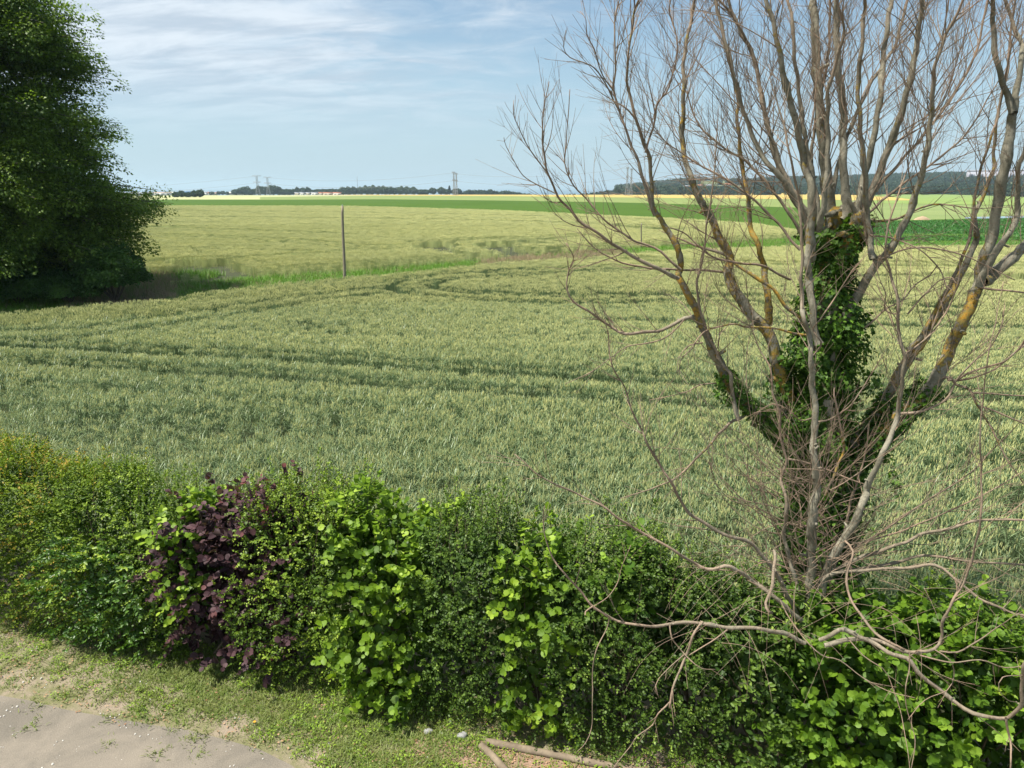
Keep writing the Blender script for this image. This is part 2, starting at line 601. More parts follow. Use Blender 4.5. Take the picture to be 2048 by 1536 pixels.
def stuff(name, protos, pts, scl, rot, idx, mats, label, cat):
    """one object: prototypes and placement points in one mesh, a geometry-nodes tree stamps them"""
    G = Geo()
    pid = []
    for k, g in enumerate(protos):
        V, Fs, mi, A = g.arrays()
        for f, m in zip(Fs, mi):
            G.F.setdefault((f.shape[1], m), []).append(f + G.n)
        G.V.append(V)
        G.A.setdefault('tint', []).append(A.get('tint', np.zeros(len(V))))
        pid.append(np.full(len(V), k))
        G.n += len(V)
    m = len(pts)
    G.V.append(np.asarray(pts, dtype=np.float32))
    G.A['tint'].append(np.zeros(m))
    pid.append(np.full(m, -1))
    n0 = G.n
    pad = lambda a, w=None: np.concatenate([np.zeros(n0 if w is None else (n0, w)), a])
    V, Fs, mi, A = G.arrays()
    o = mk(name, V, Fs, mats, None, A, mi)
    me = o.data
    for nm, typ, arr in (('pid', 'INT', np.concatenate(pid)), ('inst', 'INT', pad(idx))):
        at = me.attributes.new(nm, typ, 'POINT')
        at.data.foreach_set('value', np.asarray(arr, dtype=np.int32))
    at = me.attributes.new('scl', 'FLOAT', 'POINT')
    at.data.foreach_set('value', pad(scl).astype(np.float32))
    at = me.attributes.new('rot', 'FLOAT_VECTOR', 'POINT')
    at.data.foreach_set('vector', pad(rot, 3).astype(np.float32).ravel())
    ng = bpy.data.node_groups.new(name, 'GeometryNodeTree')
    ng.interface.new_socket('Geometry', in_out='INPUT', socket_type='NodeSocketGeometry')
    ng.interface.new_socket('Geometry', in_out='OUTPUT', socket_type='NodeSocketGeometry')
    gi = ng.nodes.new('NodeGroupInput')
    go = ng.nodes.new('NodeGroupOutput')

    def na(nm, typ):
        a = ng.nodes.new('GeometryNodeInputNamedAttribute')
        a.data_type = typ
        a.inputs[0].default_value = nm
        return a.outputs[0]
    pa = na('pid', 'INT')
    join = ng.nodes.new('GeometryNodeJoinGeometry')

    def sepn(k):
        s = ng.nodes.new('GeometryNodeSeparateGeometry')
        s.domain = 'POINT'
        c = ng.nodes.new('FunctionNodeCompare')
        c.data_type = 'INT'
        c.operation = 'EQUAL'
        ng.links.new(pa, c.inputs[2])
        c.inputs[3].default_value = k
        ng.links.new(gi.outputs[0], s.inputs[0])
        ng.links.new(c.outputs[0], s.inputs[1])
        return s.outputs[0]
    for k in reversed(range(len(protos))):      # joined instances count from the last link back
        ti = ng.nodes.new('GeometryNodeGeometryToInstance')
        ng.links.new(sepn(k), ti.inputs[0])
        ng.links.new(ti.outputs[0], join.inputs[0])
    iop = ng.nodes.new('GeometryNodeInstanceOnPoints')
    ng.links.new(sepn(-1), iop.inputs['Points'])
    ng.links.new(join.outputs[0], iop.inputs['Instance'])
    iop.inputs['Pick Instance'].default_value = True
    ng.links.new(na('inst', 'INT'), iop.inputs['Instance Index'])
    e2r = ng.nodes.new('FunctionNodeEulerToRotation')
    ng.links.new(na('rot', 'FLOAT_VECTOR'), e2r.inputs[0])
    ng.links.new(e2r.outputs[0], iop.inputs['Rotation'])
    ng.links.new(na('scl', 'FLOAT'), iop.inputs['Scale'])
    ng.links.new(iop.outputs[0], go.inputs[0])
    md = o.modifiers.new('plants', 'NODES')
    md.node_group = ng
    tag(o, label, cat, kind='stuff')
    return o


def blade(base, dirxy, length, width, rise, droop, segs=3):
    """arched leaf blade as a strip"""
    t = np.linspace(0, 1, segs + 1)
    d = np.array([dirxy[0], dirxy[1], 0.0])
    side = np.array([-dirxy[1], dirxy[0], 0.0])
    c = base + d * (length * t)[:, None] + np.array([0, 0, 1.0]) * (rise * t - droop * t * t)[:, None]
    w_ = width * (1 - t ** 2.2) * 0.5 + 0.0006
    V = np.concatenate([c - side * w_[:, None], c + side * w_[:, None]])
    k = segs + 1
    Q = np.array([[i, i + 1, k + i + 1, k + i] for i in range(segs)])
    return V, Q


def wheat_tuft(rs, size, nst, ear_w=1.0, leafn=2, e0=0.0, e1=1.0, pe=1.0):
    G = Geo()
    for _ in range(nst):
        x, y = rs.uniform(-size / 2, size / 2, 2)
        h = rs.normal(0.74, 0.035)
        lean = rs.normal(0, 0.03, 2) + np.array([0.045, 0.01])
        b = np.array([x, y, 0.0])
        t = b + np.array([lean[0], lean[1], h])
        wd = 0.0028 * ear_w
        s = np.array([wd, 0, 0])
        G.add(np.array([b - s, b + s, t + s, t - s]), np.array([[0, 1, 2, 3]]), 0 if ear_w > 1.5 else 1, tint=0.35)
        # ear: four-sided spindle
        ed = unit(np.array([lean[0] * 1.2 + rs.normal(0, .12) + .10, lean[1] + rs.normal(0, .12), 0.9]))
        L = rs.uniform(0.075, 0.10)
        ww = rs.uniform(0.0048, 0.0066) * ear_w
        V, Q = tube([t, t + ed * L * 0.28, t + ed * L * 0.7, t + ed * L], [ww * .5, ww, ww * .85, ww * .2], 4)
        if rs.rand() < pe:
            G.add(V, Q, 0, tint=rs.uniform(e0, e1))
        for q in range(leafn):
            a = rs.uniform(0, 2 * np.pi)
            hh = h * (0.97 - 0.20 * q - rs.uniform(0, .08))
            bb = b + (t - b) * (hh / h)
            V, Q = blade(bb, (np.cos(a), np.sin(a)), rs.uniform(.10, .20), rs.uniform(.010, .015) * (0.5 + ear_w / 2), rs.uniform(.09, .22), rs.uniform(.02, .14))
            G.add(V, Q, 1, tint=rs.uniform(0, 1))
    return G


ear_m = stuffmat('wheat_ear', (0.27, 0.36, 0.15), (0.79, 0.76, 0.335), 0.25, 0.6, (0.50, 0.53, 0.25), 0.06)
wleaf_m = stuffmat('wheat_leaf', (0.090, 0.155, 0.062), (0.31, 0.39, 0.195), 0.35, 0.42)

# field edges, photo positions of the crop canopy turned into ground lines
A_FAR = [(-500, 690), (0, 630), (180, 612), (300, 600), (500, 574), (690, 557), (900, 536), (1050, 522), (1150, 514), (1400, 497), (1560, 492), (2048, 491.5), (2500, 491)]
B_NEAR = [(-500, 650), (0, 606), (270, 574), (480, 556), (690, 543), (900, 525), (1050, 511), (1130, 504), (1300, 494), (1450, 486), (1560, 478), (1640, 470)]
B_FAR = [(-300, 414), (275, 411), (700, 411.5), (1000, 420), (1150, 427), (1340, 436), (1480, 444), (1560, 450), (1640, 466)]
wa = np.array([hit(u, v, 0.78) for u, v in A_FAR])
wb0 = np.array([hit(u, v - 1.5, 0.30) for u, v in B_NEAR])
wb1 = np.array([hit(u, v, 0.80) for u, v in B_FAR])


def poly_dist(p, line):
    """distance of points (n,2) to a polyline (k,2)"""
    best = np.full(len(p), 1e9)
    for a, b in zip(line[:-1], line[1:]):
        ab = b - a
        t = np.clip(((p - a) @ ab) / (ab @ ab + 1e-9), 0, 1)
        best = np.minimum(best, np.linalg.norm(p - (a + t[:, None] * ab), axis=1))
    return best


def pxline(pts, z=0.45):
    w_ = np.array([hit(u, v, z)[:2] for u, v in pts])
    return spline(np.c_[w_, np.zeros(len(w_))], 1.0)[:, :2]


def twin(line, gap):
    t = np.gradient(line, axis=0)
    nrm = unit(np.c_[-t[:, 1], t[:, 0]])
    return line + nrm * gap


# wheel tracks and bands thinned as shadow, near field: (line, half width, strength)
L1 = pxline([(-300, 694), (0, 704), (150, 709), (400, 724), (560, 731), (800, 750), (1000, 763), (1300, 779), (1480, 790), (1800, 803), (2048, 812), (2500, 826)])
L2 = pxline([(1900, 628), (1560, 606), (1300, 602), (1100, 602), (940, 596), (880, 588), (862, 578), (885, 571), (940, 565), (1080, 556), (1300, 545)])
L3 = pxline([(-200, 706), (40, 695), (180, 688), (300, 668), (480, 640), (640, 615), (760, 598), (850, 588)])
L4 = pxline([(1180, 524), (1240, 522), (1300, 527), (1400, 533), (1600, 536), (2048, 538)])
L5 = pxline([(1560, 560), (1800, 562), (2100, 566)])
L6 = pxline([(1200, 655), (1500, 662), (1800, 668), (2100, 674)])
SHADOW1 = pxline([(-300, 800), (0, 812), (150, 822), (400, 850), (640, 866)])  # broad shadow at the left, imitated by thinning and lowering the wheat
SHADOW2 = pxline([(-300, 850), (0, 862), (200, 872), (420, 884)])  # nearer band of the same shadow, also only thinner crop
tracks_shadowA = [(L1, .40, 1), (twin(L1, -2.1), .30, 1), (L2, .42, 1), (twin(L2, 2.2), .36, 1), (L3, .25, .7), (twin(L3, 1.8), .25, .6),
           (L4, 1.0, .9), (L5, .3, .6), (L6, .3, .5), (SHADOW1, .8, .35), (SHADOW2, 1.0, .3)]
M1 = pxline([(250, 528), (330, 527), (430, 524), (580, 517), (700, 508), (850, 500), (880, 497)])
M2 = pxline([(-100, 450), (275, 458), (450, 463), (640, 470), (700, 474)])
M3 = pxline([(275, 476), (450, 482), (640, 496), (700, 502), (860, 501), (892, 495), (868, 490), (842, 491)])
M4 = pxline([(1080, 490), (1020, 488), (985, 491), (980, 496), (1010, 503), (1060, 508)])
M5 = pxline([(1150, 476), (1050, 486), (1005, 491), (1010, 496), (1050, 500)])
M6 = pxline([(-100, 433), (275, 436), (700, 440), (1100, 448), (1400, 462)])
M7 = pxline([(-100, 424), (275, 424), (700, 428), (1100, 436), (1400, 448)])
M8 = pxline([(380, 531), (410, 540), (440, 552)])
M9 = pxline([(415, 528), (450, 538), (470, 552)])
M10 = pxline([(318, 423), (345, 422.5)])
M11 = pxline([(1250, 455), (1310, 460), (1340, 462)])
M12 = pxline([(842, 497), (868, 499), (892, 495), (870, 490)])
tracksB = [(M1, .55, .9), (M2, .6, .8), (M3, .6, .85), (twin(M3, 2.6), .5, .7), (M4, 1.5, 1), (twin(M4, -5.0), .9, .9), (M5, 1.1, .9), (M12, 1.5, 1), (M6, .8, .75), (M7, .8, .7),
           (M8, 1.5, 1), (M9, 1.5, 1), (M10, 3.0, 1), (M11, 2.0, 1)]


def grid(x0, x1, y0, y1, s, rs):
    xs = np.arange(x0, x1, s)
    ys = np.arange(y0, y1, s)
    X, Y = np.meshgrid(xs, ys)
    p = np.stack([X.ravel(), Y.ravel()], 1)
    return p + rs.uniform(-0.5 * s, 0.5 * s, p.shape)


def in_view(p, marg=0.12, off=1.5):
    return np.abs(p[:, 0]) < p[:, 1] * (0.735 + marg) + off


def hedge_front(x):
    return 6.75 - 0.29 * x


def crop(name, zones, tracks, inside, label, rs):
    protos, pts, scl, idx = [], [], [], []
    for (y0, y1, size, nst, ew, ln, var, e0, e1) in zones:
        k0 = len(protos)
        for _ in range(var):
            protos.append(wheat_tuft(rs, size * 1.25, nst, ew, ln, e0, e1, .80 if y0 < 12 else .9 if y0 < 20 else 1.0))
        p = grid(-y1 * 0.9 - 2, y1 * 0.9 + 2, y0 - 6, y1, size, rs)
        r = np.hypot(p[:, 0], p[:, 1])
        p = p[(r >= y0) & (r < y1) & in_view(p)]
        p = p[inside(p)]
        keep = np.ones(len(p), bool)
        sc = np.ones(len(p))
        for line, hw, st in tracks:
            d = poly_dist(p, line)
            wob = 0.75 + 0.5 * vnoise(np.c_[p * 1.1, np.zeros(len(p))], 3)
            hit_ = d < np.maximum(hw, size * .55) * wob
            if st >= 1:
                keep &= ~(hit_ & (rs.rand(len(p)) < .985))
            else:
                keep &= ~(hit_ & (rs.rand(len(p)) < st))
            sc = np.where(d < hw * 2.0, np.minimum(sc, .86), sc)
        # slow waves of height and thin patches, drawn out along the drill rows
        q = p @ np.array([[np.cos(.12), np.sin(.12)], [-np.sin(.12), np.cos(.12)]])
        wv = vnoise(np.c_[q[:, 0] * .09, q[:, 1] * .55, np.zeros(len(p))], 5)
        w2 = vnoise(np.c_[p * .35, np.zeros(len(p))], 9)
        w3 = vnoise(np.c_[q[:, 0] * .25, q[:, 1] * 1.9, np.zeros(len(p))], 15)
        sc *= 0.90 + 0.10 * wv + 0.05 * w2 + 0.07 * w3
        if name.startswith('far'):
            sc *= np.interp(p[:, 1] - np.interp(p[:, 0], wb0[:, 0], wb0[:, 1]), [0, 2.2], [.5, 1])
        keep &= ~((wv < .30) & (w3 < .45) & (rs.rand(len(p)) < .35))
        p, sc = p[keep], sc[keep]
        pts.append(np.c_[p, np.zeros(len(p))])
        scl.append(sc * rs.uniform(.95, 1.05, len(p)))
        idx.append(rs.randint(k0, k0 + var, len(p)))
    pts = np.concatenate(pts)
    pts[:, 2] = base_h(pts[:, 0], pts[:, 1])
    scl = np.concatenate(scl)
    idx = np.concatenate(idx)
    rot = np.zeros((len(pts), 3))
    rot[:, 2] = rs.uniform(-.9, .9, len(pts)) + (rs.rand(len(pts)) < .3) * 3.1
    q = vnoise(np.c_[pts[:, 0] * .12, pts[:, 1] * .5, np.zeros(len(pts))], 21)
    rot[:, 0] = rs.normal(0, .05, len(pts)) + (q - .5) * .22
    rot[:, 1] = rs.normal(0, .05, len(pts))
    o = stuff(name, protos, pts, scl, rot, idx, [ear_m, wleaf_m], label, 'crop')
    print(name, len(pts))
    return o


rsw = np.random.RandomState(11)
insideA = lambda p: (p[:, 1] > hedge_front(p[:, 0]) + 2.1) & (p[:, 1] < np.interp(p[:, 0], wa[:, 0], wa[:, 1]))
insideB = lambda p: (p[:, 1] > np.interp(p[:, 0], wb0[:, 0], wb0[:, 1])) & (p[:, 1] < np.interp(p[:, 0], wb1[:, 0], wb1[:, 1])) & (p[:, 0] < wb1[-1, 0]) & ~((p[:, 0] < -21.0) & (p[:, 1] < 50))
crop('near_wheat_crop', [(6, 15, .22, 14, 1.08, 2, 7, .15, .9), (15, 24, .22, 14, 1.15, 2, 6, .25, .95), (24, 34, .26, 20, 1.3, 1, 6, .4, 1), (34, 52, .32, 28, 1.5, 0, 5, .5, 1), (52, 95, .42, 36, 1.8, 0, 5, .6, 1)], tracks_shadowA, insideA,
     'green and yellow wheat filling the near field behind the hedge', rsw)
crop('far_wheat_crop', [(28, 60, .34, 30, 1.55, 0, 5, .6, 1), (60, 110, .50, 38, 2.1, 0, 5, .65, 1), (110, 290, .85, 46, 3.4, 0, 5, .7, 1)], tracksB, insideB,
     'pale yellow wheat filling the field beyond the grassy strip and pole', rsw)

# ---------------------------------------------------------------- green strips
def tuft_generic(rs, nb, spread, length, width, rise, droop, upfrac=1.0, mat=0):
    G = Geo()
    for _ in range(nb):
        a = rs.uniform(0, 2 * np.pi)
        b_ = np.array([rs.normal(0, spread), rs.normal(0, spread), 0])
        V, Q = blade(b_, (np.cos(a), np.sin(a)), length * rs.uniform(.4, 1), width * rs.uniform(.6, 1.2), rise * rs.uniform(.5, 1.1), droop * rs.uniform(.3, 1), 3)
        G.add(V, Q, mat, tint=rs.uniform(0, 1))
    return G


grass_m = stuffmat('grass_blade', (0.09, 0.16, 0.03), (0.22, 0.30, 0.07), 0.30, 0.5, (0.26, 0.24, 0.11), 0.5)
bank_m = stuffmat('bank_grass', (0.08, 0.20, 0.015), (0.19, 0.35, 0.04), 0.25, 0.5)
dry_m = stuffmat('dry_grass', (0.30, 0.24, 0.13), (0.44, 0.34, 0.21), 0.2, 0.7)
beet_m = stuffmat('beet_leaf', (0.055, 0.19, 0.025), (0.11, 0.30, 0.04), 0.3, 0.45)
maize_m = stuffmat('maize_leaf', (0.03, 0.115, 0.015), (0.06, 0.17, 0.03), 0.3, 0.45)

rsg = np.random.RandomState(5)
# grassy strip between the two wheat fields: green on the left, dry and reddish on the right
ptsg = grid(-60, 62, 24, 110, .30, rsg)
near_y = np.interp(ptsg[:, 0], wa[:, 0], wa[:, 1])
far_y = np.where(ptsg[:, 0] < -20.6, 50.5, np.interp(ptsg[:, 0], wb0[:, 0], wb0[:, 1]))
ptsg = ptsg[(ptsg[:, 1] > near_y - .2) & (ptsg[:, 1] < np.maximum(far_y + .5, near_y + 1.5)) & in_view(ptsg)]
ug = 1024 + F * ptsg[:, 0] / (ptsg[:, 1] * CP)
drym = ((ug > 960) & (ug < 1250)) | ((ug > 90) & (ug < 330))
pd = np.where(drym, .80, .12)
isdry = rsg.rand(len(ptsg)) < pd
bare = (ug < 300) & (ptsg[:, 1] < np.interp(ptsg[:, 0], wa[:, 0], wa[:, 1]) + 2.5) & (vnoise(np.c_[ptsg * .5, np.zeros(len(ptsg))], 2) > .52)
k = ~isdry & ~bare
pg = ptsg[k]
stuff('bank_grass', [tuft_generic(rsg, 26, .14, .22, .016, .42, .22) for _ in range(4)], np.c_[pg, np.zeros(len(pg))], rsg.uniform(.9, 1.35, len(pg)) * np.clip(1.0 + .15 * (1 - (np.interp(pg[:, 0], wb0[:, 0], wb0[:, 1]) - pg[:, 1]) / 1.5), .7, 1.6),
      np.c_[np.zeros((len(pg), 2)), rsg.uniform(0, 6, len(pg))], rsg.randint(0, 4, len(pg)), [bank_m], 'green grass strip between the two wheat fields, beside the pole', 'grass')
pg = ptsg[isdry & ~bare]
stuff('dry_grass', [tuft_generic(rsg, 26, .14, .16, .014, .42, .12) for _ in range(4)], np.c_[pg, np.zeros(len(pg))], rsg.uniform(.8, 1.2, len(pg)) * np.clip(1.0 + .15 * (1 - (np.interp(pg[:, 0], wb0[:, 0], wb0[:, 1]) - pg[:, 1]) / 1.5), .7, 1.5),
      np.c_[np.zeros((len(pg), 2)), rsg.uniform(0, 6, len(pg))], rsg.randint(0, 4, len(pg)), [dry_m], 'dry brownish grass along the strip between the wheat fields', 'grass')

# leafy crop strips at the right
pb = grid(30, 130, 60, 86, .38, rsg)
yb0 = np.interp(pb[:, 0], wa[:, 0], wa[:, 1])
e1 = np.array([hit(u, v, .3) for u, v in [(1380, 484), (1500, 481), (1600, 479), (1750, 480), (2048, 479.5), (2600, 479)]])
pb = pb[(pb[:, 1] > yb0 + .2) & (pb[:, 1] < np.interp(pb[:, 0], e1[:, 0], e1[:, 1])) & in_view(pb) & (pb[:, 0] > e1[0, 0])]
stuff('beet_crop', [tuft_generic(rsg, 16, .06, .30, .12, .30, .22) for _ in range(4)], np.c_[pb, np.zeros(len(pb))], rsg.uniform(.7, 1.2, len(pb)),
      np.c_[np.zeros((len(pb), 2)), rsg.uniform(0, 6, len(pb))], rsg.randint(0, 4, len(pb)), [beet_m], 'bright green leafy crop strip edging the wheat at right', 'crop')
pm = grid(30, 190, 76, 160, .75, rsg)
e2 = np.array([hit(u, v, .3) for u, v in [(1500, 470), (1600, 457), (1700, 446), (1795, 441), (1950, 438), (2048, 435), (2600, 420)]])
pm = pm[(pm[:, 1] > np.interp(pm[:, 0], e1[:, 0], e1[:, 1]) + .6) & (pm[:, 1] < np.interp(pm[:, 0], e2[:, 0], e2[:, 1])) & in_view(pm) & (pm[:, 0] > 36)]
stuff('maize_crop', [tuft_generic(rsg, 16, .2, .45, .10, .40, .25) for _ in range(4)], np.c_[pm, np.full(len(pm), .1)], rsg.uniform(.7, 1.2, len(pm)),
      np.c_[np.zeros((len(pm), 2)), rsg.uniform(0, 6, len(pm))], rsg.randint(0, 4, len(pm)), [maize_m], 'dark green leafy crop beyond the willow at right', 'crop')

# ------------------------------------------------------------------ hedge
bark_dark = plain('shrub_bark', (0.16, 0.12, 0.08), 0.9, 0.4, 8)
haw_m = leafmat('hawthorn_leaf', (0.036, 0.080, 0.008), (0.155, 0.245, 0.020), (0.32, 0.42, 0.05), 0.28, 0.5, None, 0.3)
haw2_m = leafmat('dark_hawthorn_leaf', (0.026, 0.062, 0.009), (0.105, 0.175, 0.022), (0.26, 0.36, 0.06), 0.22, 0.5, None, 0.25)
bronze_m = leafmat('bronze_leaf', (0.038, 0.088, 0.009), (0.185, 0.265, 0.022), (0.42, 0.27, 0.05), 0.32, 0.55, None, 0.2)
hazel_m = leafmat('hazel_leaf', (0.055, 0.120, 0.012), (0.185, 0.305, 0.020), (0.34, 0.47, 0.05), 0.42, 0.5, (0.16, 0.24, 0.07), 0.3)
hazel2_m = leafmat('shaded_hazel_leaf', (0.045, 0.112, 0.010), (0.140, 0.250, 0.018), (0.26, 0.40, 0.045), 0.40, 0.5, (0.14, 0.22, 0.06), 0.3)
purple_m = leafmat('purple_hazel_leaf', (0.032, 0.015, 0.021), (0.088, 0.042, 0.048), (0.15, 0.04, 0.035), 0.22, 0.6, (0.13, 0.09, 0.08), 0.25)
oval_m = leafmat('dogwood_leaf', (0.030, 0.085, 0.012), (0.105, 0.215, 0.025), (0.34, 0.44, 0.05), 0.35, 0.40)


def xat(u, v=1200.0):
    k = ((u - 1024) / F) / ray(u, v)[1]
    return 6.95 * k / (1 + .29 * k)


def top_h(x):
    return np.interp(x, [-12, -8.0, -7.2, -6.0, -5.0, -4.4, -3.9, -3.4, -2.6, -1.9, -1.2, -.4, .2, .9, 1.9, 2.5, 3.0, 3.5, 4.1, 5, 8],
                     [2.4, 2.42, 2.42, 2.35, 2.27, 2.16, 2.10, 2.32, 2.45, 2.28, 2.24, 2.42, 2.36, 2.28, 2.20, 1.92, 1.78, 1.92, 2.08, 2.05, 2.0])


HD = 1.35   # hedge depth


def hedge_surface(x, s, sd):
    """x along the hedge, s 0..1 round the cross-section -> point, outward normal"""
    H = top_h(x) + (vnoise(np.c_[x * 1.9, x * 0, x * 0], 33) - .5) * .26
    # profile (depth, height) with a bulged face
    D = np.array([0.10, -0.02, -0.05, 0.02, 0.14, 0.38, 0.75, 1.10, 1.32, 1.38, 1.34])
    Z = np.array([0.02, 0.22, 0.55, 0.75, 0.90, 0.985, 1.0, 0.975, 0.85, 0.5, 0.1])
    seg = np.hypot(np.diff(D), np.diff(Z) * 2.2)
    c = np.concatenate([[0], np.cumsum(seg)])
    c /= c[-1]
    d = np.interp(s, c, D)
    z = np.interp(s, c, Z)
    d2 = np.interp(s + .01, c, D)
    z2 = np.interp(s + .01, c, Z)
    td, tz = d2 - d, (z2 - z) * H
    last = s > .985
    td = np.where(last, 0.0, td); tz = np.where(last, -0.01, tz)
    nd, nz = -tz, td
    L = np.hypot(nd, nz) + 1e-9
    nd, nz = nd / L, nz / L
    cs = unit(np.array([0.29, 1.0]))          # depth direction on the ground
    nrm = np.stack([nd * cs[0], nd * cs[1], nz], -1)
    p = np.stack([x + d * cs[0], hedge_front(x) + d * cs[1], z * H], -1)
    q = np.stack([x * 1.7, z * 2.6, d * 1.7], -1)
    disp = (vnoise(q * 1.0, sd) - .5) * .36 + (vnoise(q * 2.7, sd + 1) - .5) * .22
    return p + nrm * disp[:, None], nrm, z


def shrub(name, label, u0, u1, kind, mat, per_m2, seed, s0=0.0, s1=1.0, young=.15, lmul=1.0, zc=None, sprigs=0, vlo=1200, skew=0.0, depth=0.0, halfin=False):
    rs = np.random.RandomState(seed)
    x0, x1 = (xat(u0, vlo), xat(u1, vlo)) if u0 < 5000 else (u0, u1)
    Lx = x1 - x0
    xm = (x0 + x1) / 2
    root = empty(name, (xm + .2, float(hedge_front(xm)) + .68, 0))
    tag(root, label, 'shrub', 'shrubs of the boundary hedge')
    area = Lx * 5.6 * (s1 - s0)
    m = int(area * per_m2)
    s = rs.uniform(s0, s1, m)
    s = s[(s < .72) | (rs.rand(m) < .5)]
    m = len(s)
    x = rs.normal(0, 1, m) * .0 + rs.uniform(x0 - .16 * Lx - .08, x1 + .16 * Lx + .08, m)
    # plants are wider in their middle and interlock
    edge = np.minimum(x - x0, x1 - x) / max(Lx, .1)
    n_ = vnoise(np.c_[x * 3.0, s * 13, np.zeros(m)], seed + 4)
    keep = (np.minimum(x - x0, x1 - x) + (n_ - .5) * .75) > 0
    x, s = x[keep], s[keep]
    p, nr, z = hedge_surface(x, s, 40)
    x = x + skew * (z - .5)
    p[:, 0] += skew * (z - .5)
    m = len(p)
    up = np.array([0, 0, 1.0])
    sprigs = int(sprigs * 1.7)
    spec = {'haw': (10, .20, .038, LEAF_DIAMOND, .45), 'haz': (7, .26, .084, LEAF_ROUND, .55), 'oval': (9, .26, .062, LEAF_OVAL, .5), 'med': (9, .24, .045, LEAF_OVAL, .5)}[kind]
    k, L0, ls, tm, upb = spec
    G = Geo()
    # shoots
    L = L0 * rs.uniform(.6, 1.35, m) * lmul
    dirn = unit(nr * .75 + up * rs.uniform(.1, .9, m)[:, None] + rs.normal(0, .42, (m, 3)))
    base = p - nr * (rs.uniform(.06, .34, m) + depth)[:, None]
    tt = np.linspace(.15, 1.05, k)
    pos = base[:, None] + dirn[:, None] * (L[:, None] * tt[None])[..., None]
    pos[..., 2] -= (L[:, None] * .20 * tt[None] ** 2)
    side = unit(np.cross(dirn, up) + rs.normal(0, .2, (m, 3)))
    sg = np.where(np.arange(k) % 2 == 0, 1, -1)
    ax = unit(dirn[:, None] * .75 + side[:, None] * sg[None, :, None] * .9 + rs.normal(0, .38, (m, k, 3)) + np.array([0, 0, -.18]))
    nv = unit(up * upb + nr[:, None] * .75 + rs.normal(0, .42, (m, k, 3)))
    sz = ls * rs.uniform(.65, 1.2, (m, k)) * (1.08 - .35 * tt[None] ** 3)
    yo = (vnoise(np.c_[p[:, 0] * 2.2, p[:, 2] * 2.2, np.full(m, seed)], 60) > (1 - young - .18)) & (rs.rand(m) < .75)
    tint = rs.uniform(0, 1, (m, 1)) * .6 + rs.uniform(0, .4, (m, k))
    tint = tint + (yo[:, None] & (tt[None] > .45)) * (0.25 + .8 * tt[None] * rs.uniform(.5, 1, (m, 1)))
    if kind in ('haz', 'oval'):
        # brighter leaves grow at the tips of shoots
        tint = tint + ((tt[None] > .8) & (rs.rand(m, k) < young + .12)) * .5
    V, Fs, T = leaves(pos.reshape(-1, 3), ax.reshape(-1, 3), nv.reshape(-1, 3), sz.ravel(), tm[0], tm[1], tint.ravel())
    G.add(V, Fs, 0, tint=T)
    # inner leaves that close the plant up
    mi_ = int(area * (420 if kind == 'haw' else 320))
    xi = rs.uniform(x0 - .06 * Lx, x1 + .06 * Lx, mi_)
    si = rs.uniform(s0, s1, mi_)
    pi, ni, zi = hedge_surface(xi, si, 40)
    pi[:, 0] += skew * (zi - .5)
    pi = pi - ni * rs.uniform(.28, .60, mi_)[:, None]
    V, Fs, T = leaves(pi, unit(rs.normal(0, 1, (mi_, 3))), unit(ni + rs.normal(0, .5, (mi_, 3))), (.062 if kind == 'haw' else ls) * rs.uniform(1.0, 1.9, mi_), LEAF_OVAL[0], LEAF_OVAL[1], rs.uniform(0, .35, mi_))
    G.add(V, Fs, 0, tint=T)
    St = Geo()
    # long shoots that stand out of the top
    for _ in range(sprigs):
        xs = rs.uniform(x0, x1)
        b_, nb, _z = hedge_surface(np.array([xs]), np.array([rs.uniform(.42, .66)]), 40)
        b_ = b_[0] - np.array([0, 0, .2])
        ln = rs.uniform(.3, .62) * (1.0 if kind != 'haz' else .8)
        dr = unit(np.array([rs.normal(0, .25), rs.normal(-.05, .2), 1]))
        q = np.linspace(0, 1, 7)[:, None]
        c = b_ + dr * ln * q + np.array([rs.normal(0, .1), 0, 0]) * q ** 2
        V, Q = tube(c, np.linspace(.004, .0012, 7), 4)
        St.add(V, Q)
        kk = int(ln / ls * 3.4)
        t = rs.uniform(.15, 1.02, kk)
        pp = b_ + dr * ln * t[:, None] + rs.normal(0, .012, (kk, 3))
        ax_ = unit(rs.normal(0, .7, (kk, 3)) + dr * .8)
        V, Fs, T = leaves(pp, ax_, unit(up + rs.normal(0, .5, (kk, 3))), ls * rs.uniform(.6, 1.0, kk), tm[0], tm[1], rs.uniform(.4, 1.5, kk))
        G.add(V, Fs, 0, tint=T)
    # woody stems from the base
    for _ in range(max(5, int(Lx * 7))):
        xs = rs.uniform(x0 + .1 * Lx, x1 - .1 * Lx)
        b0 = np.array([xm + .2 + rs.normal(0, Lx * .18), hedge_front(xs) + .65 + rs.normal(0, .1), 0])
        e = np.array([xs, hedge_front(xs) + rs.uniform(.2, 1.0), float(top_h(xs)) * rs.uniform(.55, .98)])
        mid = (b0 + e) / 2 + rs.normal(0, .07, 3)
        c = spline([b0, mid, e], .2)
        V, Q = tube(c, np.linspace(.016, .004, len(c)), 5)
        St.add(V, Q)
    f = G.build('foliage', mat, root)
    st = St.build('stems', bark_dark, root)
    return root


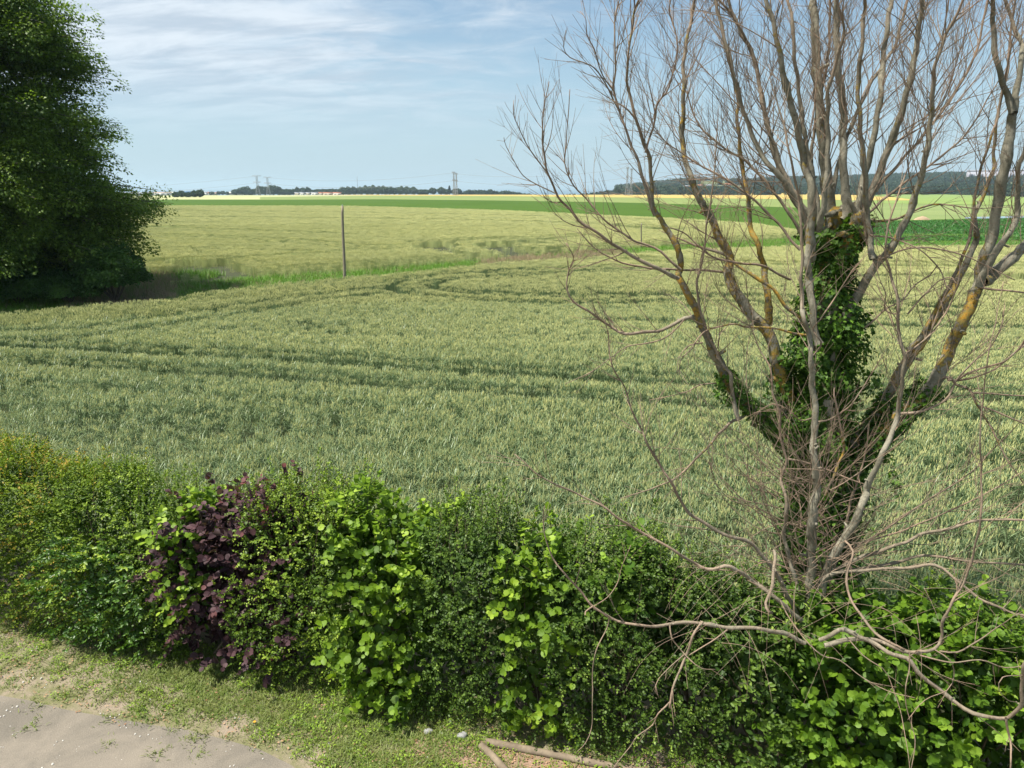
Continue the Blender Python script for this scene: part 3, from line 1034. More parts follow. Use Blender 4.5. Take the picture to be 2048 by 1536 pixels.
shrub('bramble_shrub', 'leafy shrub with orange bronze young leaves at the far left end of the hedge', -330, 92, 'med', bronze_m, 330, 101, young=.42, sprigs=16)
shrub('hornbeam_shrub', 'shrub with bright yellow green tips beside the bronze leaved one at the left', 96, 205, 'med', bronze_m, 350, 102, young=.10, sprigs=7)
shrub('dogwood_shrub', 'low pointed leaf shrub on the verge, left of the purple hazel', 120, 300, 'oval', oval_m, 190, 103, s0=0, s1=.30, young=.25, depth=-.10)
shrub('hawthorn_shrub', 'small leaved hawthorn between the yellow tipped shrub and the purple hazel', 200, 345, 'haw', haw_m, 300, 104, young=.12, sprigs=8)
shrub('hazel_shrub', 'narrow yellow green hazel mixed into the left side of the purple hazel', 330, 392, 'haz', hazel_m, 105, 105, s0=.10, young=.5)
shrub('purple_hazel_shrub', 'purple leaved hazel, the only dark red shrub in the hedge', 332, 545, 'haz', purple_m, 40, 106, young=.12, sprigs=5, skew=.10)
shrub('hawthorn_shrub', 'yellowish hawthorn with tall shoots just right of the purple hazel', 488, 668, 'haw', haw_m, 320, 107, young=.34, sprigs=26)
shrub('hazel_shrub', 'broad bright hazel with large round leaves in the middle of the hedge', 655, 828, 'haz', hazel_m, 100, 108, young=.34, sprigs=7)
shrub('hawthorn_shrub', 'dark green hawthorn between the two bright hazels in mid hedge', 830, 1010, 'haw', haw2_m, 330, 109, young=.06, sprigs=24)
shrub('hazel_shrub', 'slim bright hazel standing between two dark hawthorns', 1004, 1092, 'haz', hazel_m, 88, 110, young=.34, sprigs=4)
shrub('hawthorn_shrub', 'dark hawthorn under the long low branch left of the willow trunk', 1090, 1330, 'haw', haw2_m, 320, 111, young=.10, sprigs=12)
shrub('hazel_shrub', 'small hazel poking over the hedge top left of the willow', 1195, 1290, 'haz', hazel2_m, 70, 112, s0=.32, s1=.62, young=.12)
shrub('hawthorn_shrub', 'darkest hawthorn directly below the hanging forked branch', 1325, 1470, 'haw', haw2_m, 330, 113, young=.04, sprigs=5)
shrub('privet_shrub', 'dark pointed leaf shrub at the foot of the hedge left of the willow base', 1455, 1600, 'oval', haw2_m, 150, 114, young=.10)
shrub('hazel_shrub', 'large mid green hazel spreading below the willow base', 1590, 1835, 'haz', hazel2_m, 100, 115, young=.16)
shrub('hazel_shrub', 'mid green hazel at the far right end of the hedge', 1830, 2300, 'haz', hazel2_m, 100, 116, young=.10, sprigs=3)
shrub('hawthorn_shrub', 'small leaved shrub on the hedge top among hazel at the right edge', 1840, 2080, 'haw', haw_m, 170, 117, s0=.28, s1=.62, young=.15, sprigs=5)

# ------------------------------------------------------------------ willow
m, q_ = newmat('willow_bark')
rad = q_.attr('rad')
lich = q_.attr('lich')
tcn = q_.node('ShaderNodeTexCoord')
ob = tcn.outputs['Object']
gray = q_.mix(q_.ramp(q_.noise(ob, 5, 5, 0.65), 0.35, 0.65), (0.29, 0.268, 0.205), (0.16, 0.148, 0.106))
red = q_.mix(q_.ramp(q_.noise(ob, 2.5, 2), 0.35, 0.65), (0.29, 0.205, 0.145), (0.22, 0.17, 0.12))
c = q_.mix(q_.ramp(rad, 0.009, 0.026), red, gray)
# pale peeled streaks and dark knots
st = q_.noise(q_.mapping(ob, (9, 9, 2.5)), 3, 3, 0.6)
c = q_.mix(q_.math('MULTIPLY', q_.ramp(st, 0.58, 0.72), 0.5), c, (0.36, 0.32, 0.25))
kn = q_.noise(q_.mapping(ob, (7, 7, 5)), 2.6, 4, 0.7)
c = q_.mix(q_.math('MULTIPLY', q_.ramp(kn, 0.56, 0.70), 0.75), c, (0.07, 0.062, 0.045))
c = q_.mix(q_.math('MULTIPLY', q_.ramp(q_.noise(ob, 42, 4, 0.75), 0.52, 0.68), 0.45), c, (0.09, 0.08, 0.06))
ln = q_.noise(ob, 15, 6, 0.7)
big_ = q_.noise(ob, 1.6, 2)
msk = q_.ramp(q_.math('ADD', q_.math('MULTIPLY', ln, 0.7), q_.math('ADD', q_.math('MULTIPLY', big_, 0.3), q_.math('MULTIPLY', lich, 0.165))), 0.605, 0.655)
msk = q_.math('MULTIPLY', msk, q_.ramp(lich, 0.02, 0.25))
lc = q_.mix(q_.ramp(q_.noise(ob, 30, 3), 0.35, 0.65), (0.46, 0.25, 0.035), (0.27, 0.22, 0.07))
c = q_.mix(msk, c, lc)
bb = q_.node('ShaderNodeBsdfPrincipled')
q_.link(c, bb.inputs['Base Color'])
bb.inputs['Roughness'].default_value = 0.85
bb.inputs['Specular IOR Level'].default_value = 0.2
bp = q_.node('ShaderNodeBump')
bp.inputs['Distance'].default_value = 0.012
q_.link(q_.math('ADD', q_.noise(q_.mapping(ob, (1, 1, .3)), 28, 4, 0.7), q_.math('MULTIPLY', msk, .5)), bp.inputs['Height'])
q_.link(bp.outputs[0], bb.inputs['Normal'])
oo = q_.node('ShaderNodeOutputMaterial')
q_.link(bb.outputs[0], oo.inputs[0])
willow_m = m
ivy_m = leafmat('ivy_leaf', (0.024, 0.068, 0.008), (0.12, 0.235, 0.022), (0.20, 0.38, 0.04), 0.25, 0.55, None, 0.3)

WB = np.array([hit(1632, 1300, 0)[0], 0, 0])
BASE = P(1630, 1230, 7.75)
willow = empty('willow_tree', (float(BASE[0]), float(BASE[1]), 0))
tag(willow, 'bare pollarded willow with orange lichen and an ivy clad trunk standing in the hedge', 'tree')


def limb(rows, y0, y1, ext=0.0):
    """rows (u, v, width px) traced on the photo; depth runs from y0 to y1 along the limb"""
    rows = [list(r) for r in rows]
    n_ = len(rows)
    d = np.concatenate([[0], np.cumsum([math.hypot(rows[i + 1][0] - rows[i][0], rows[i + 1][1] - rows[i][1]) for i in range(n_ - 1)])])
    d /= d[-1]
    out = []
    for (u, v, w_), t in zip(rows, d):
        Y = y0 + (y1 - y0) * t + .05 * math.sin(t * 9 + u)
        p = P(u, v, Y)
        tt = Y / ray(u, v)[1]
        out.append([*p, w_ * np.interp(w_, [12, 24], [.60, .80]) * tt / F / 2])
    if ext > 0:
        a = np.array(out[-1]); b = np.array(out[-2])
        d_ = unit(a[:3] - b[:3])
        for k in (1, 2, 3):
            d_ = unit(d_ + RS.normal(0, .07, 3) + np.array([0, 0, .06]))
            nx = np.array(out[-1])
            nx[:3] += d_ * ext / 3
            nx[3] = max(.0022, a[3] * (1 - .27 * k))
            out.append(list(nx))
    return spline(np.array(out), .07)


def rows(uvs, w0, w1):
    k = len(uvs)
    return [(u, v, w0 + (w1 - w0) * i / (k - 1)) for i, (u, v) in enumerate(uvs)]


rsw2 = np.random.RandomState(77)


def wander(p, d, length, r0, r1, trop, curl, rs, step=.07):
    """a thin shoot: start, direction, length -> points, radii"""
    k = max(3, int(length / step))
    pts = [p]
    d = unit(d)
    bend = rs.normal(0, curl, 3)
    for i in range(k):
        bend = bend * .82 + rs.normal(0, curl, 3) * .6
        d = unit(d + bend * .5 + np.array([0, 0, trop]))
        pts.append(pts[-1] + d * length / k)
    t = np.linspace(0, 1, k + 1)
    return np.array(pts), r0 + (r1 - r0) * t ** .85


def twig_system(G, c, r, rs, n_side, lmin, lmax, trop=.06, t0=.15, spread=.6, sub=3.4, curl=.10, lowsub=.5, depthspread=1.0):
    """side shoots with their own twiglets along the limb c"""
    d = np.gradient(c, axis=0)
    k = len(c)
    for _ in range(n_side):
        t = t0 + (1 - t0) * rs.rand() ** .85
        i = min(k - 2, int(t * (k - 1)))
        ax = unit(d[i])
        rnd = unit(rs.normal(0, 1, 3) * np.array([1, depthspread, .7]))
        dr = unit(ax * rs.uniform(.45, 1.0) + unit(np.cross(ax, rnd)) * spread * rs.uniform(.5, 1.1))
        ln = rs.uniform(lmin, lmax) * (1 - .35 * t)
        rr = min(r[i] * .55, .0032 + .0034 * ln)
        pts, rad_ = wander(c[i], dr, ln, rr, .0013, trop * rs.uniform(.4, 1.6), curl, rs)
        V, Q = tube(pts, rad_, 4)
        G.add(V, Q, 0, rad=np.repeat(rad_, 4), lich=0.0)
        ns = int(sub * ln / .6 * rs.uniform(.6, 1.4))
        for q in range(ns):
            j = rs.randint(int(len(pts) * .15), len(pts) - 1)
            a2 = unit(pts[j + 1] - pts[j])
            dd = unit(a2 * .9 + unit(np.cross(a2, rs.normal(0, 1, 3))) * rs.uniform(.18, .5))
            l2 = ln * rs.uniform(.2, .65)
            p2, r2 = wander(pts[j], dd, l2, min(rad_[j] * .75, .0026), .0010, trop, curl, rs, .09)
            V, Q = tube(p2, r2, 3)
            G.add(V, Q, 0, rad=np.repeat(r2, 3), lich=0.0)
            if l2 > .26:
                for _q in range(rs.randint(1, 4)):
                    j2 = rs.randint(1, len(p2) - 1)
                    a3 = unit(p2[j2 + 1] - p2[j2])
                    d3 = unit(a3 + unit(np.cross(a3, rs.normal(0, 1, 3))) * .5)
                    p3, r3 = wander(p2[j2], d3, l2 * rs.uniform(.3, .6), .0014, .0009, trop, curl, rs, .10)
                    V, Q = tube(p3, r3, 3)
                    G.add(V, Q, 0, rad=np.repeat(r3, 3), lich=0.0)


def knobble(c, r, rs, amt):
    rr = r.copy()
    for _ in range(int(len(c) * amt)):
        i = rs.randint(0, len(c))
        rr[max(0, i - 0):i + 1] *= rs.uniform(1.05, 1.22)
    return rr


# ---- trunk
T = Geo()
tr = limb([(1632, 1380, 132), (1632, 1300, 122), (1634, 1200, 108), (1640, 1080, 92), (1644, 960, 92), (1645, 850, 90), (1646, 750, 80), (1650, 650, 72), (1656, 570, 66), (1666, 500, 54), (1671, 455, 54), (1672, 432, 52), (1673, 420, 30)], 7.75, 7.9)
r_ = tr[:, 3].copy()
V, Q = tube(tr[:, :3], r_, 22)
th_ = np.tile(np.arange(22), len(tr))
nn_ = vnoise(V * np.array([6, 6, 3]), 8) - .5
cen = np.repeat(tr[:, :3], 22, 0)
V = cen + (V - cen) * (1 + .28 * nn_[:, None] + .05 * np.sin(th_ * 1.7)[:, None])
T.add(V, [Q, np.arange(22)[None] + 22 * (len(tr) - 1)], 0, rad=.1, lich=np.repeat(np.interp(tr[:, 2], [1, 4, 5.2, 5.8], [.1, .3, .9, 1.0]), 22))
tr2 = limb([(1654, 590, 46), (1672, 540, 44), (1695, 495, 40), (1711, 460, 44), (1716, 440, 42), (1718, 428, 24)], 7.85, 7.6)
V, Q = tube(tr2[:, :3], tr2[:, 3], 16)
cen = np.repeat(tr2[:, :3], 16, 0)
V = cen + (V - cen) * (1 + .3 * (vnoise(V * 8, 9) - .5)[:, None])
T.add(V, [Q, np.arange(16)[None] + 16 * (len(tr2) - 1)], 0, rad=.1, lich=1.0)
for cc_, kk_ in ((tr[-6:-1], 14), (tr2[-6:-1], 10)):
    for _ in range(kk_):
        q0 = cc_[rsw2.randint(0, len(cc_)), :3]
        dd = unit(rsw2.normal(0, 1, 3) + np.array([0, -.2, .5]))
        ln_ = rsw2.uniform(.13, .24)
        r0_ = rsw2.uniform(.014, .034)
        V, Q = tube([q0, q0 + dd * ln_ * .6, q0 + dd * ln_, q0 + dd * (ln_ + .012)], [r0_ * 1.3, r0_, r0_ * .8, r0_ * .2], 9)
        V = V + (vnoise(V * 30, 3)[:, None] - .5) * .02
        T.add(V, Q, 0, rad=.1, lich=.6)
T.build('trunk', willow_m, willow, True)

# ---- limbs: (points (u,v), w0, w1, y0, y1, ext, lichen, side shoots, lmin, lmax, trop, options)
U = dict(trop=.05)
LIMBS = []


def L(uv, w0, w1, y0, y1, ext=0, lich=0, n=0, lmin=.3, lmax=.9, trop=.05, **k):
    LIMBS.append((uv, w0, w1, y0, y1, ext, lich, n, lmin, lmax, trop, k))


# shoots from the pollard heads
L([(1668, 440), (1660, 420), (1650, 326), (1640, 228), (1633, 130), (1629, 33), (1627, 0)], 30, 18, 7.9, 8.3, 1.6, .25, 20, .4, 1.1)
L([(1688, 440), (1695, 418), (1686, 326), (1687, 228), (1677, 137), (1673, 65), (1674, 0)], 24, 15, 7.8, 7.9, 1.6, .15, 20, .4, 1.1)
L([(1715, 435), (1734, 407), (1770, 316), (1803, 225), (1821, 156), (1835, 81), (1845, 0)], 22, 14, 7.7, 7.5, 1.5, .2, 20, .4, 1.1)
L([(1712, 430), (1728, 358), (1747, 277), (1760, 195), (1767, 114), (1777, 33), (1783, 0)], 19, 13, 7.6, 7.9, 1.5, .1, 20, .4, 1.1)
L([(1745, 520), (1741, 480), (1734, 423), (1729, 339), (1721, 260), (1716, 176), (1721, 114), (1728, 33), (1730, 0)], 17, 11, 7.4, 7.1, 1.3, .25, 16, .4, 1.0)
L([(1668, 661), (1697, 622), (1722, 579), (1754, 525), (1780, 500), (1826, 407), (1852, 309), (1861, 244), (1866, 179), (1871, 130), (1891, 72), (1927, 0)], 26, 8, 7.6, 7.0, 1.0, .35, 24, .4, 1.1)
L([(1754, 525), (1740, 497), (1733, 470), (1730, 420), (1733, 380)], 14, 9, 7.45, 7.4, 0, .2, 4, .4, .9)
L([(1622, 520), (1620, 490), (1624, 391), (1607, 316), (1588, 228), (1568, 156), (1555, 81), (1533, 0)], 25, 13, 7.5, 7.3, 1.3, .35, 24, .4, 1.1)
L([(1640, 440), (1620, 326), (1607, 260), (1598, 182), (1588, 107), (1586, 49), (1575, 0)], 15, 9, 7.8, 8.1, 1.2, .1, 18, .4, 1.0)
L([(1635, 460), (1643, 433), (1650, 391), (1656, 293), (1655, 212), (1656, 182), (1682, 91), (1687, 49), (1673, 0)], 19, 7, 7.4, 7.0, 1.0, .1, 16, .4, 1.0)
L([(1625, 440), (1581, 375), (1549, 293), (1526, 212), (1516, 156), (1503, 107), (1474, 45), (1440, 0)], 15, 6, 7.8, 8.2, 1.0, .1, 20, .4, 1.0)
L([(1618, 470), (1600, 410), (1579, 374), (1534, 325), (1498, 254), (1469, 156), (1449, 75), (1430, 0)], 19, 9, 7.7, 7.9, 1.2, .15, 24, .4, 1.1)
L([(1630, 450), (1586, 400), (1553, 326), (1527, 212), (1508, 114), (1482, 65), (1456, 0)], 15, 9, 8.0, 8.5, 1.2, .1, 22, .4, 1.1)
L([(1660, 450), (1672, 350), (1700, 260), (1740, 170), (1790, 90), (1815, 0)], 14, 8, 8.1, 8.6, 1.2, .1, 20, .4, 1.1)
L([(1700, 440), (1760, 370), (1830, 290), (1900, 200), (1950, 110), (1975, 0)], 12, 6, 7.9, 8.3, 1.0, 0, 26, .4, 1.1)
L([(1720, 440), (1790, 380), (1860, 330), (1930, 270), (1980, 190)], 10, 4, 7.8, 8.2, .6, 0, 22, .3, .9)
L([(1640, 430), (1622, 330), (1634, 230), (1655, 120), (1660, 0)], 12, 7, 8.1, 8.4, 1.0, 0, 18, .4, 1.0)
L([(1610, 480), (1560, 400), (1500, 330), (1440, 290), (1395, 245), (1375, 190)], 11, 4, 7.9, 8.4, .6, 0, 26, .3, .9)
L([(1600, 500), (1540, 430), (1470, 370), (1400, 330), (1340, 290)], 10, 4, 7.7, 8.0, .5, 0, 24, .3, .9)
L([(1735, 445), (1790, 438), (1850, 413), (1880, 408), (1930, 415)], 9, 4, 7.7, 7.4, .4, .7, 8, .2, .6)
L([(1722, 500), (1735, 465), (1750, 450)], 14, 9, 7.7, 7.6, 0, 1.0, 2, .2, .5)
# left limbs
L([(1620, 930), (1572, 787), (1554, 722), (1536, 665), (1497, 622), (1471, 582), (1454, 543), (1462, 522), (1437, 471), (1423, 439), (1400, 400), (1381, 352), (1365, 293), (1366, 228), (1368, 163), (1368, 114), (1387, 16), (1392, -20)],
  32, 8, 7.8, 8.2, .9, .8, 36, .3, 1.0)
L([(1536, 650), (1538, 607), (1532, 575), (1527, 532), (1518, 497), (1500, 450), (1498, 400), (1495, 391), (1485, 335), (1475, 244), (1475, 195), (1456, 114), (1440, 40)], 20, 7, 8.0, 8.4, .9, 1.0, 22, .3, 1.0)
L([(1635, 940), (1566, 872), (1530, 837), (1501, 812), (1465, 783), (1444, 736), (1422, 693), (1401, 643), (1383, 600), (1358, 557), (1361, 540), (1358, 504), (1340, 468), (1322, 440), (1309, 423), (1303, 391), (1303, 352), (1296, 306), (1290, 293), (1273, 241), (1257, 179), (1254, 140), (1267, 33), (1277, 0)],
  27, 6, 7.7, 7.1, .7, .75, 30, .3, .9)
L([(1309, 430), (1293, 381), (1277, 326), (1260, 283), (1241, 228), (1228, 182), (1231, 130), (1229, 49), (1238, 0)], 11, 4, 7.2, 7.3, .6, 0, 20, .3, .8)
L([(1290, 306), (1306, 254), (1316, 205), (1339, 172), (1355, 88), (1339, 26), (1342, 0)], 8, 4, 7.2, 7.0, .4, 0, 14, .3, .7)
L([(1273, 241), (1250, 215), (1224, 200)], 7, 4, 7.2, 7.1, 0, .4, 1, .2, .4)
L([(1358, 557), (1304, 532), (1251, 504), (1215, 480), (1169, 449), (1140, 420), (1117, 394), (1098, 352), (1093, 339), (1086, 293), (1085, 270), (1086, 228), (1098, 163)], 13, 3, 7.1, 6.6, 0, 0, 16, .25, .65, .08)
L([(1361, 540), (1322, 504), (1283, 486), (1265, 480), (1225, 452), (1208, 439), (1172, 397), (1143, 365), (1130, 326), (1133, 277), (1140, 179)], 9, 3, 7.1, 6.9, 0, 0, 15, .2, .6, .09)
L([(1110, 386), (1075, 370), (1045, 350), (1030, 325), (1012, 292), (1008, 275)], 4, 2, 6.65, 6.5, 0, 0, 7, .15, .4, .06)
L([(1095, 345), (1060, 300), (1040, 260), (1027, 230), (1028, 200)], 4.5, 2, 6.65, 6.5, 0, 0, 6, .15, .35, .06)
L([(1241, 228), (1205, 157), (1180, 130), (1140, 115), (1127, 95), (1132, 60)], 5.5, 2, 7.25, 7.0, 0, 0, 6, .15, .4, .03)
L([(1228, 182), (1205, 150), (1188, 98), (1174, 70), (1172, 40), (1160, 22)], 5, 2, 7.25, 7.1, 0, 0, 7, .2, .4, .05)
L([(1458, 550), (1440, 543), (1394, 540), (1322, 538), (1258, 529), (1218, 514), (1186, 493), (1154, 457)], 9, 3, 8.1, 7.7, 0, .1, 9, .2, .6, .06)
L([(1402, 634), (1369, 636), (1340, 654), (1304, 663), (1251, 667), (1222, 654), (1193, 633), (1154, 608), (1134, 582), (1138, 540), (1147, 514), (1132, 486)], 13, 3, 7.5, 7.0, 0, .15, 22, .2, .6, .10)
L([(1369, 638), (1345, 665), (1320, 680), (1285, 688), (1255, 693), (1235, 705), (1210, 725), (1180, 745), (1155, 757), (1130, 768)], 5, 2, 7.4, 7.0, 0, 0, 6, .15, .4)
L([(1515, 815), (1497, 822), (1476, 840), (1458, 847), (1408, 901), (1358, 951), (1310, 975), (1240, 997)], 14, 3, 7.6, 7.0, 0, .45, 10, .2, .6, .04)
L([(1476, 838), (1465, 790), (1462, 754), (1444, 726), (1419, 676), (1401, 622), (1394, 575), (1397, 550), (1408, 504), (1413, 450), (1425, 380), (1432, 300)], 13, 4, 7.4, 7.2, .4, .05, 14, .3, .7)
L([(1580, 560), (1525, 532), (1470, 525), (1430, 515), (1400, 495), (1375, 470), (1340, 455)], 9, 4, 7.6, 7.2, 0, .3, 6, .2, .5)
L([(1612, 670), (1580, 665), (1540, 655), (1500, 655), (1470, 648), (1447, 652), (1410, 662), (1380, 700), (1362, 720), (1358, 750)], 8, 3, 7.5, 7.1, 0, .8, 8, .2, .5, .02)
L([(1615, 650), (1580, 620), (1540, 573), (1520, 560), (1480, 535), (1450, 510), (1420, 500)], 12, 9, 7.7, 7.9, .6, .8, 8, .3, .7)
L([(1450, 765), (1400, 770), (1375, 783), (1350, 790), (1300, 800)], 5, 2, 7.6, 7.4, 0, 0, 6, .15, .4, .03)
L([(1405, 685), (1380, 690), (1358, 715), (1355, 750)], 5, 2, 7.4, 7.2, 0, 0, 4, .15, .3, 0)
# right limbs
L([(1670, 960), (1700, 900), (1729, 858), (1761, 815), (1794, 758), (1819, 715), (1844, 683), (1872, 633), (1898, 593), (1919, 554), (1933, 522), (1951, 486), (1953, 460), (1946, 430), (1956, 417), (1969, 384), (1988, 335), (1988, 306), (1995, 228), (2014, 147), (2018, 98), (2030, 0)],
  28, 6, 7.8, 8.1, .7, .65, 22, .3, .9)
L([(1815, 715), (1822, 697), (1847, 665), (1872, 618), (1894, 582), (1912, 543), (1930, 504), (1940, 468), (1946, 440), (1956, 358), (1982, 277), (1998, 221), (2012, 150)], 15, 6, 7.8, 7.7, .7, .5, 14, .3, .8)
L([(1670, 985), (1740, 895), (1787, 844), (1819, 812), (1855, 783), (1880, 744), (1901, 693), (1923, 650), (1941, 608), (1958, 570), (1962, 540), (1970, 503), (1982, 488), (1992, 423), (2008, 342), (2021, 260), (2027, 225)],
  34, 22, 7.7, 7.5, 0, .6, 14, .3, .9)
L([(2027, 225), (2011, 182), (1998, 140), (1988, 81), (1985, 33), (1987, 0)], 18, 13, 7.5, 7.4, 1.2, .05, 8, .3, .8)
L([(2027, 225), (2034, 179), (2044, 107), (2037, 72), (2018, 26), (2008, -20)], 18, 10, 7.5, 7.7, .8, .05, 8, .3, .8)
L([(1958, 572), (1976, 532), (2001, 489), (2026, 457), (2034, 423), (2037, 342), (2050, 293), (2070, 200)], 20, 11, 7.45, 7.1, .8, 0, 10, .3, .8)
L([(1965, 565), (1980, 555), (2008, 532), (2037, 504), (2070, 465), (2110, 400)], 28, 18, 7.55, 7.8, 1.0, .5, 6, .3, .8)
L([(1975, 545), (2015, 515), (2050, 490), (2100, 450)], 14, 9, 7.6, 8.0, .6, .2, 4, .3, .8)
L([(1960, 575), (2000, 580), (2048, 585), (2100, 588)], 7, 5, 7.5, 7.4, .4, 0, 3, .2, .6)
L([(1880, 758), (1900, 755), (1912, 768), (1930, 775), (1944, 787), (1955, 812), (1965, 826), (1987, 865), (2008, 908), (2037, 951), (2060, 985)], 10, 3, 7.5, 6.9, 0, .6, 8, .2, .7, -.01)
L([(1895, 760), (1912, 761), (1933, 747), (1976, 733), (2010, 722), (2035, 700), (2055, 670)], 9, 5, 7.45, 7.0, .3, 0, 6, .2, .6)
L([(1912, 761), (1950, 755), (1985, 740), (2020, 715), (2048, 690)], 7, 4, 7.45, 7.2, .3, 0, 5, .2, .6)
L([(1944, 785), (1990, 788), (2048, 792), (2090, 795)], 6, 4, 7.2, 7.1, .2, 0, 3, .2, .5)
L([(1955, 812), (1990, 822), (2030, 840), (2080, 862)], 6, 4, 7.2, 7.1, .2, 0, 3, .2, .5)
L([(1740, 470), (1790, 478), (1840, 500), (1880, 540), (1895, 580)], 6, 3, 7.4, 7.1, 0, 0, 6, .2, .5, .0)
L([(1760, 520), (1810, 498), (1870, 497), (1930, 512), (1980, 535), (2030, 560)], 6, 3, 7.3, 7.1, 0, 0, 6, .2, .5, .0)
L([(1815, 628), (1850, 588), (1880, 560), (1905, 556), (1912, 575)], 6, 3, 7.4, 7.3, 0, 0, 4, .2, .5, .0)
L([(1730, 655), (1770, 620), (1805, 600), (1830, 570), (1860, 550), (1875, 530)], 7, 3, 7.4, 7.3, 0, .1, 6, .2, .5, .03)
# front grey stems rising from the base
L([(1618, 1225), (1622, 1133), (1625, 1026), (1634, 980), (1629, 915), (1627, 880), (1631, 826), (1625, 772), (1622, 718), (1618, 665), (1608, 643), (1604, 600), (1603, 557), (1604, 500), (1602, 450), (1596, 390), (1580, 310), (1565, 240)], 24, 6, 6.7, 6.9, .5, .12, 22, .3, .8)
L([(1640, 690), (1629, 665), (1624, 600), (1618, 560), (1615, 522), (1620, 470), (1622, 440)], 20, 18, 7.3, 7.45, 0, .2, 4, .3, .6)
L([(1618, 720), (1635, 700), (1643, 685), (1625, 658), (1640, 640), (1680, 580), (1705, 540)], 6, 4, 7.0, 6.9, .2, 0, 4, .2, .5)
L([(1618, 1230), (1640, 1185), (1664, 1114), (1694, 1072), (1717, 1026), (1732, 988), (1733, 980), (1761, 915), (1787, 861), (1794, 830), (1804, 770), (1808, 710), (1797, 665), (1795, 600), (1779, 540), (1770, 500), (1780, 440), (1800, 380)], 24, 5, 6.7, 6.8, .4, .05, 20, .3, .8)
L([(1796, 828), (1844, 822), (1880, 808), (1898, 790), (1908, 768), (1940, 730), (1975, 700), (2000, 660), (2010, 610)], 9, 3, 7.0, 6.7, 0, 0, 10, .2, .6)
L([(1808, 708), (1850, 680), (1875, 650), (1900, 610), (1915, 570), (1920, 530)], 7, 3, 6.9, 6.8, .2, 0, 8, .2, .5)
L([(1800, 630), (1770, 620), (1772, 590), (1760, 560)], 5, 3, 6.8, 6.8, .2, 0, 5, .2, .5)
L([(1631, 845), (1660, 838), (1690, 820), (1710, 800), (1735, 760), (1760, 720)], 6, 3, 7.0, 6.8, .2, 0, 6, .2, .5)
L([(1628, 835), (1600, 840), (1570, 815), (1545, 808), (1530, 815)], 5, 3, 7.0, 6.8, .1, 0, 5, .2, .5)
L([(1650, 990), (1668, 950), (1687, 900), (1684, 870), (1675, 820), (1668, 790), (1670, 772)], 9, 5, 7.2, 7.3, 0, .9, 3, .2, .4)
L([(1655, 1180), (1690, 1060), (1700, 1010), (1715, 960), (1728, 920), (1735, 880)], 10, 4, 7.3, 7.3, .2, .15, 6, .2, .5)
L([(1600, 1190), (1570, 1080), (1573, 1010), (1563, 955), (1573, 920), (1562, 880), (1558, 820), (1545, 785), (1542, 740), (1520, 700), (1500, 650)], 13, 3, 6.7, 6.8, .2, 0, 14, .2, .7)
L([(1575, 918), (1610, 925), (1650, 938), (1700, 958), (1745, 975)], 7, 4, 7.0, 6.8, .2, 0, 4, .2, .5)
# low sprawling branches
L([(1610, 1285), (1565, 1267), (1519, 1257), (1450, 1255), (1412, 1248), (1381, 1244), (1324, 1251), (1282, 1251), (1236, 1242), (1191, 1217), (1164, 1186), (1130, 1148), (1107, 1118), (1092, 1080), (1086, 1034), (1090, 1012)], 14, 3, 5.75, 5.65, 0, .1, 5, .15, .5, .04)
L([(1219, 1234), (1214, 1255), (1191, 1305), (1185, 1350), (1185, 1408), (1183, 1457), (1172, 1484), (1153, 1505)], 4.2, 2.2, 5.6, 5.4, 0, 0, 1, .1, .2, -.04)
L([(1186, 1212), (1172, 1222), (1170, 1230)], 6, 4, 5.7, 5.6)
L([(1188, 1212), (1215, 1195), (1235, 1165), (1245, 1130), (1262, 1090)], 3.6, 2, 5.68, 5.7, 0, 0, 4, .1, .3)
L([(1404, 1243), (1385, 1274), (1374, 1308), (1355, 1350), (1343, 1389), (1339, 1417)], 9, 7, 5.7, 5.4, 0, 0, 3, .1, .3, -.05)
L([(1339, 1249), (1343, 1274), (1362, 1301), (1381, 1320), (1404, 1337), (1431, 1339)], 6, 2, 5.7, 5.5, 0, 0, 2, .1, .25, -.02)
L([(1339, 1404), (1317, 1427), (1305, 1450), (1275, 1472), (1259, 1495), (1229, 1533), (1215, 1560)], 5, 2, 5.4, 5.15, 0, 0, 4, .1, .35, -.06)
L([(1370, 1308), (1343, 1331), (1317, 1358), (1311, 1381), (1318, 1395)], 4, 2.4, 5.6, 5.45, 0, .5, 3, .1, .3, -.05)
L([(1458, 1258), (1420, 1285), (1378, 1310)], 5, 4, 5.75, 5.6, 0, 0, 1, .1, .2, -.02)
L([(1606, 1245), (1549, 1194), (1507, 1164), (1461, 1133), (1427, 1139), (1393, 1129), (1351, 1103), (1290, 1068), (1244, 1042), (1210, 1015), (1164, 992), (1126, 975), (1076, 950), (1050, 925), (1029, 908)], 14, 2.5, 6.3, 6.0, 0, .05, 14, .2, .7, .03)
L([(1600, 1240), (1572, 1187), (1553, 1148), (1526, 1114), (1500, 1085), (1458, 1072), (1400, 1042), (1366, 1011), (1351, 980), (1332, 950), (1322, 933), (1294, 887), (1283, 858), (1265, 826), (1251, 779), (1222, 726), (1218, 680), (1210, 640)], 15, 3, 6.7, 6.2, 0, .05, 22, .25, .8, .06)
L([(1558, 1130), (1549, 1099), (1549, 1129), (1545, 1168), (1532, 1206), (1536, 1222), (1544, 1226)][1:], 11, 9, 6.2, 5.9)
L([(1598, 1236), (1575, 1190), (1549, 1140)], 15, 10, 6.5, 6.3, 0, .05, 1, .2, .3)
L([(1640, 1280), (1670, 1264), (1690, 1261), (1717, 1274), (1740, 1280), (1774, 1305), (1812, 1316), (1835, 1343), (1881, 1381), (1927, 1416), (1965, 1431), (2011, 1437), (2041, 1412), (2044, 1370), (2050, 1330), (2065, 1270)], 14, 11, 5.6, 4.85, .5, .05, 4, .2, .6, -.02)
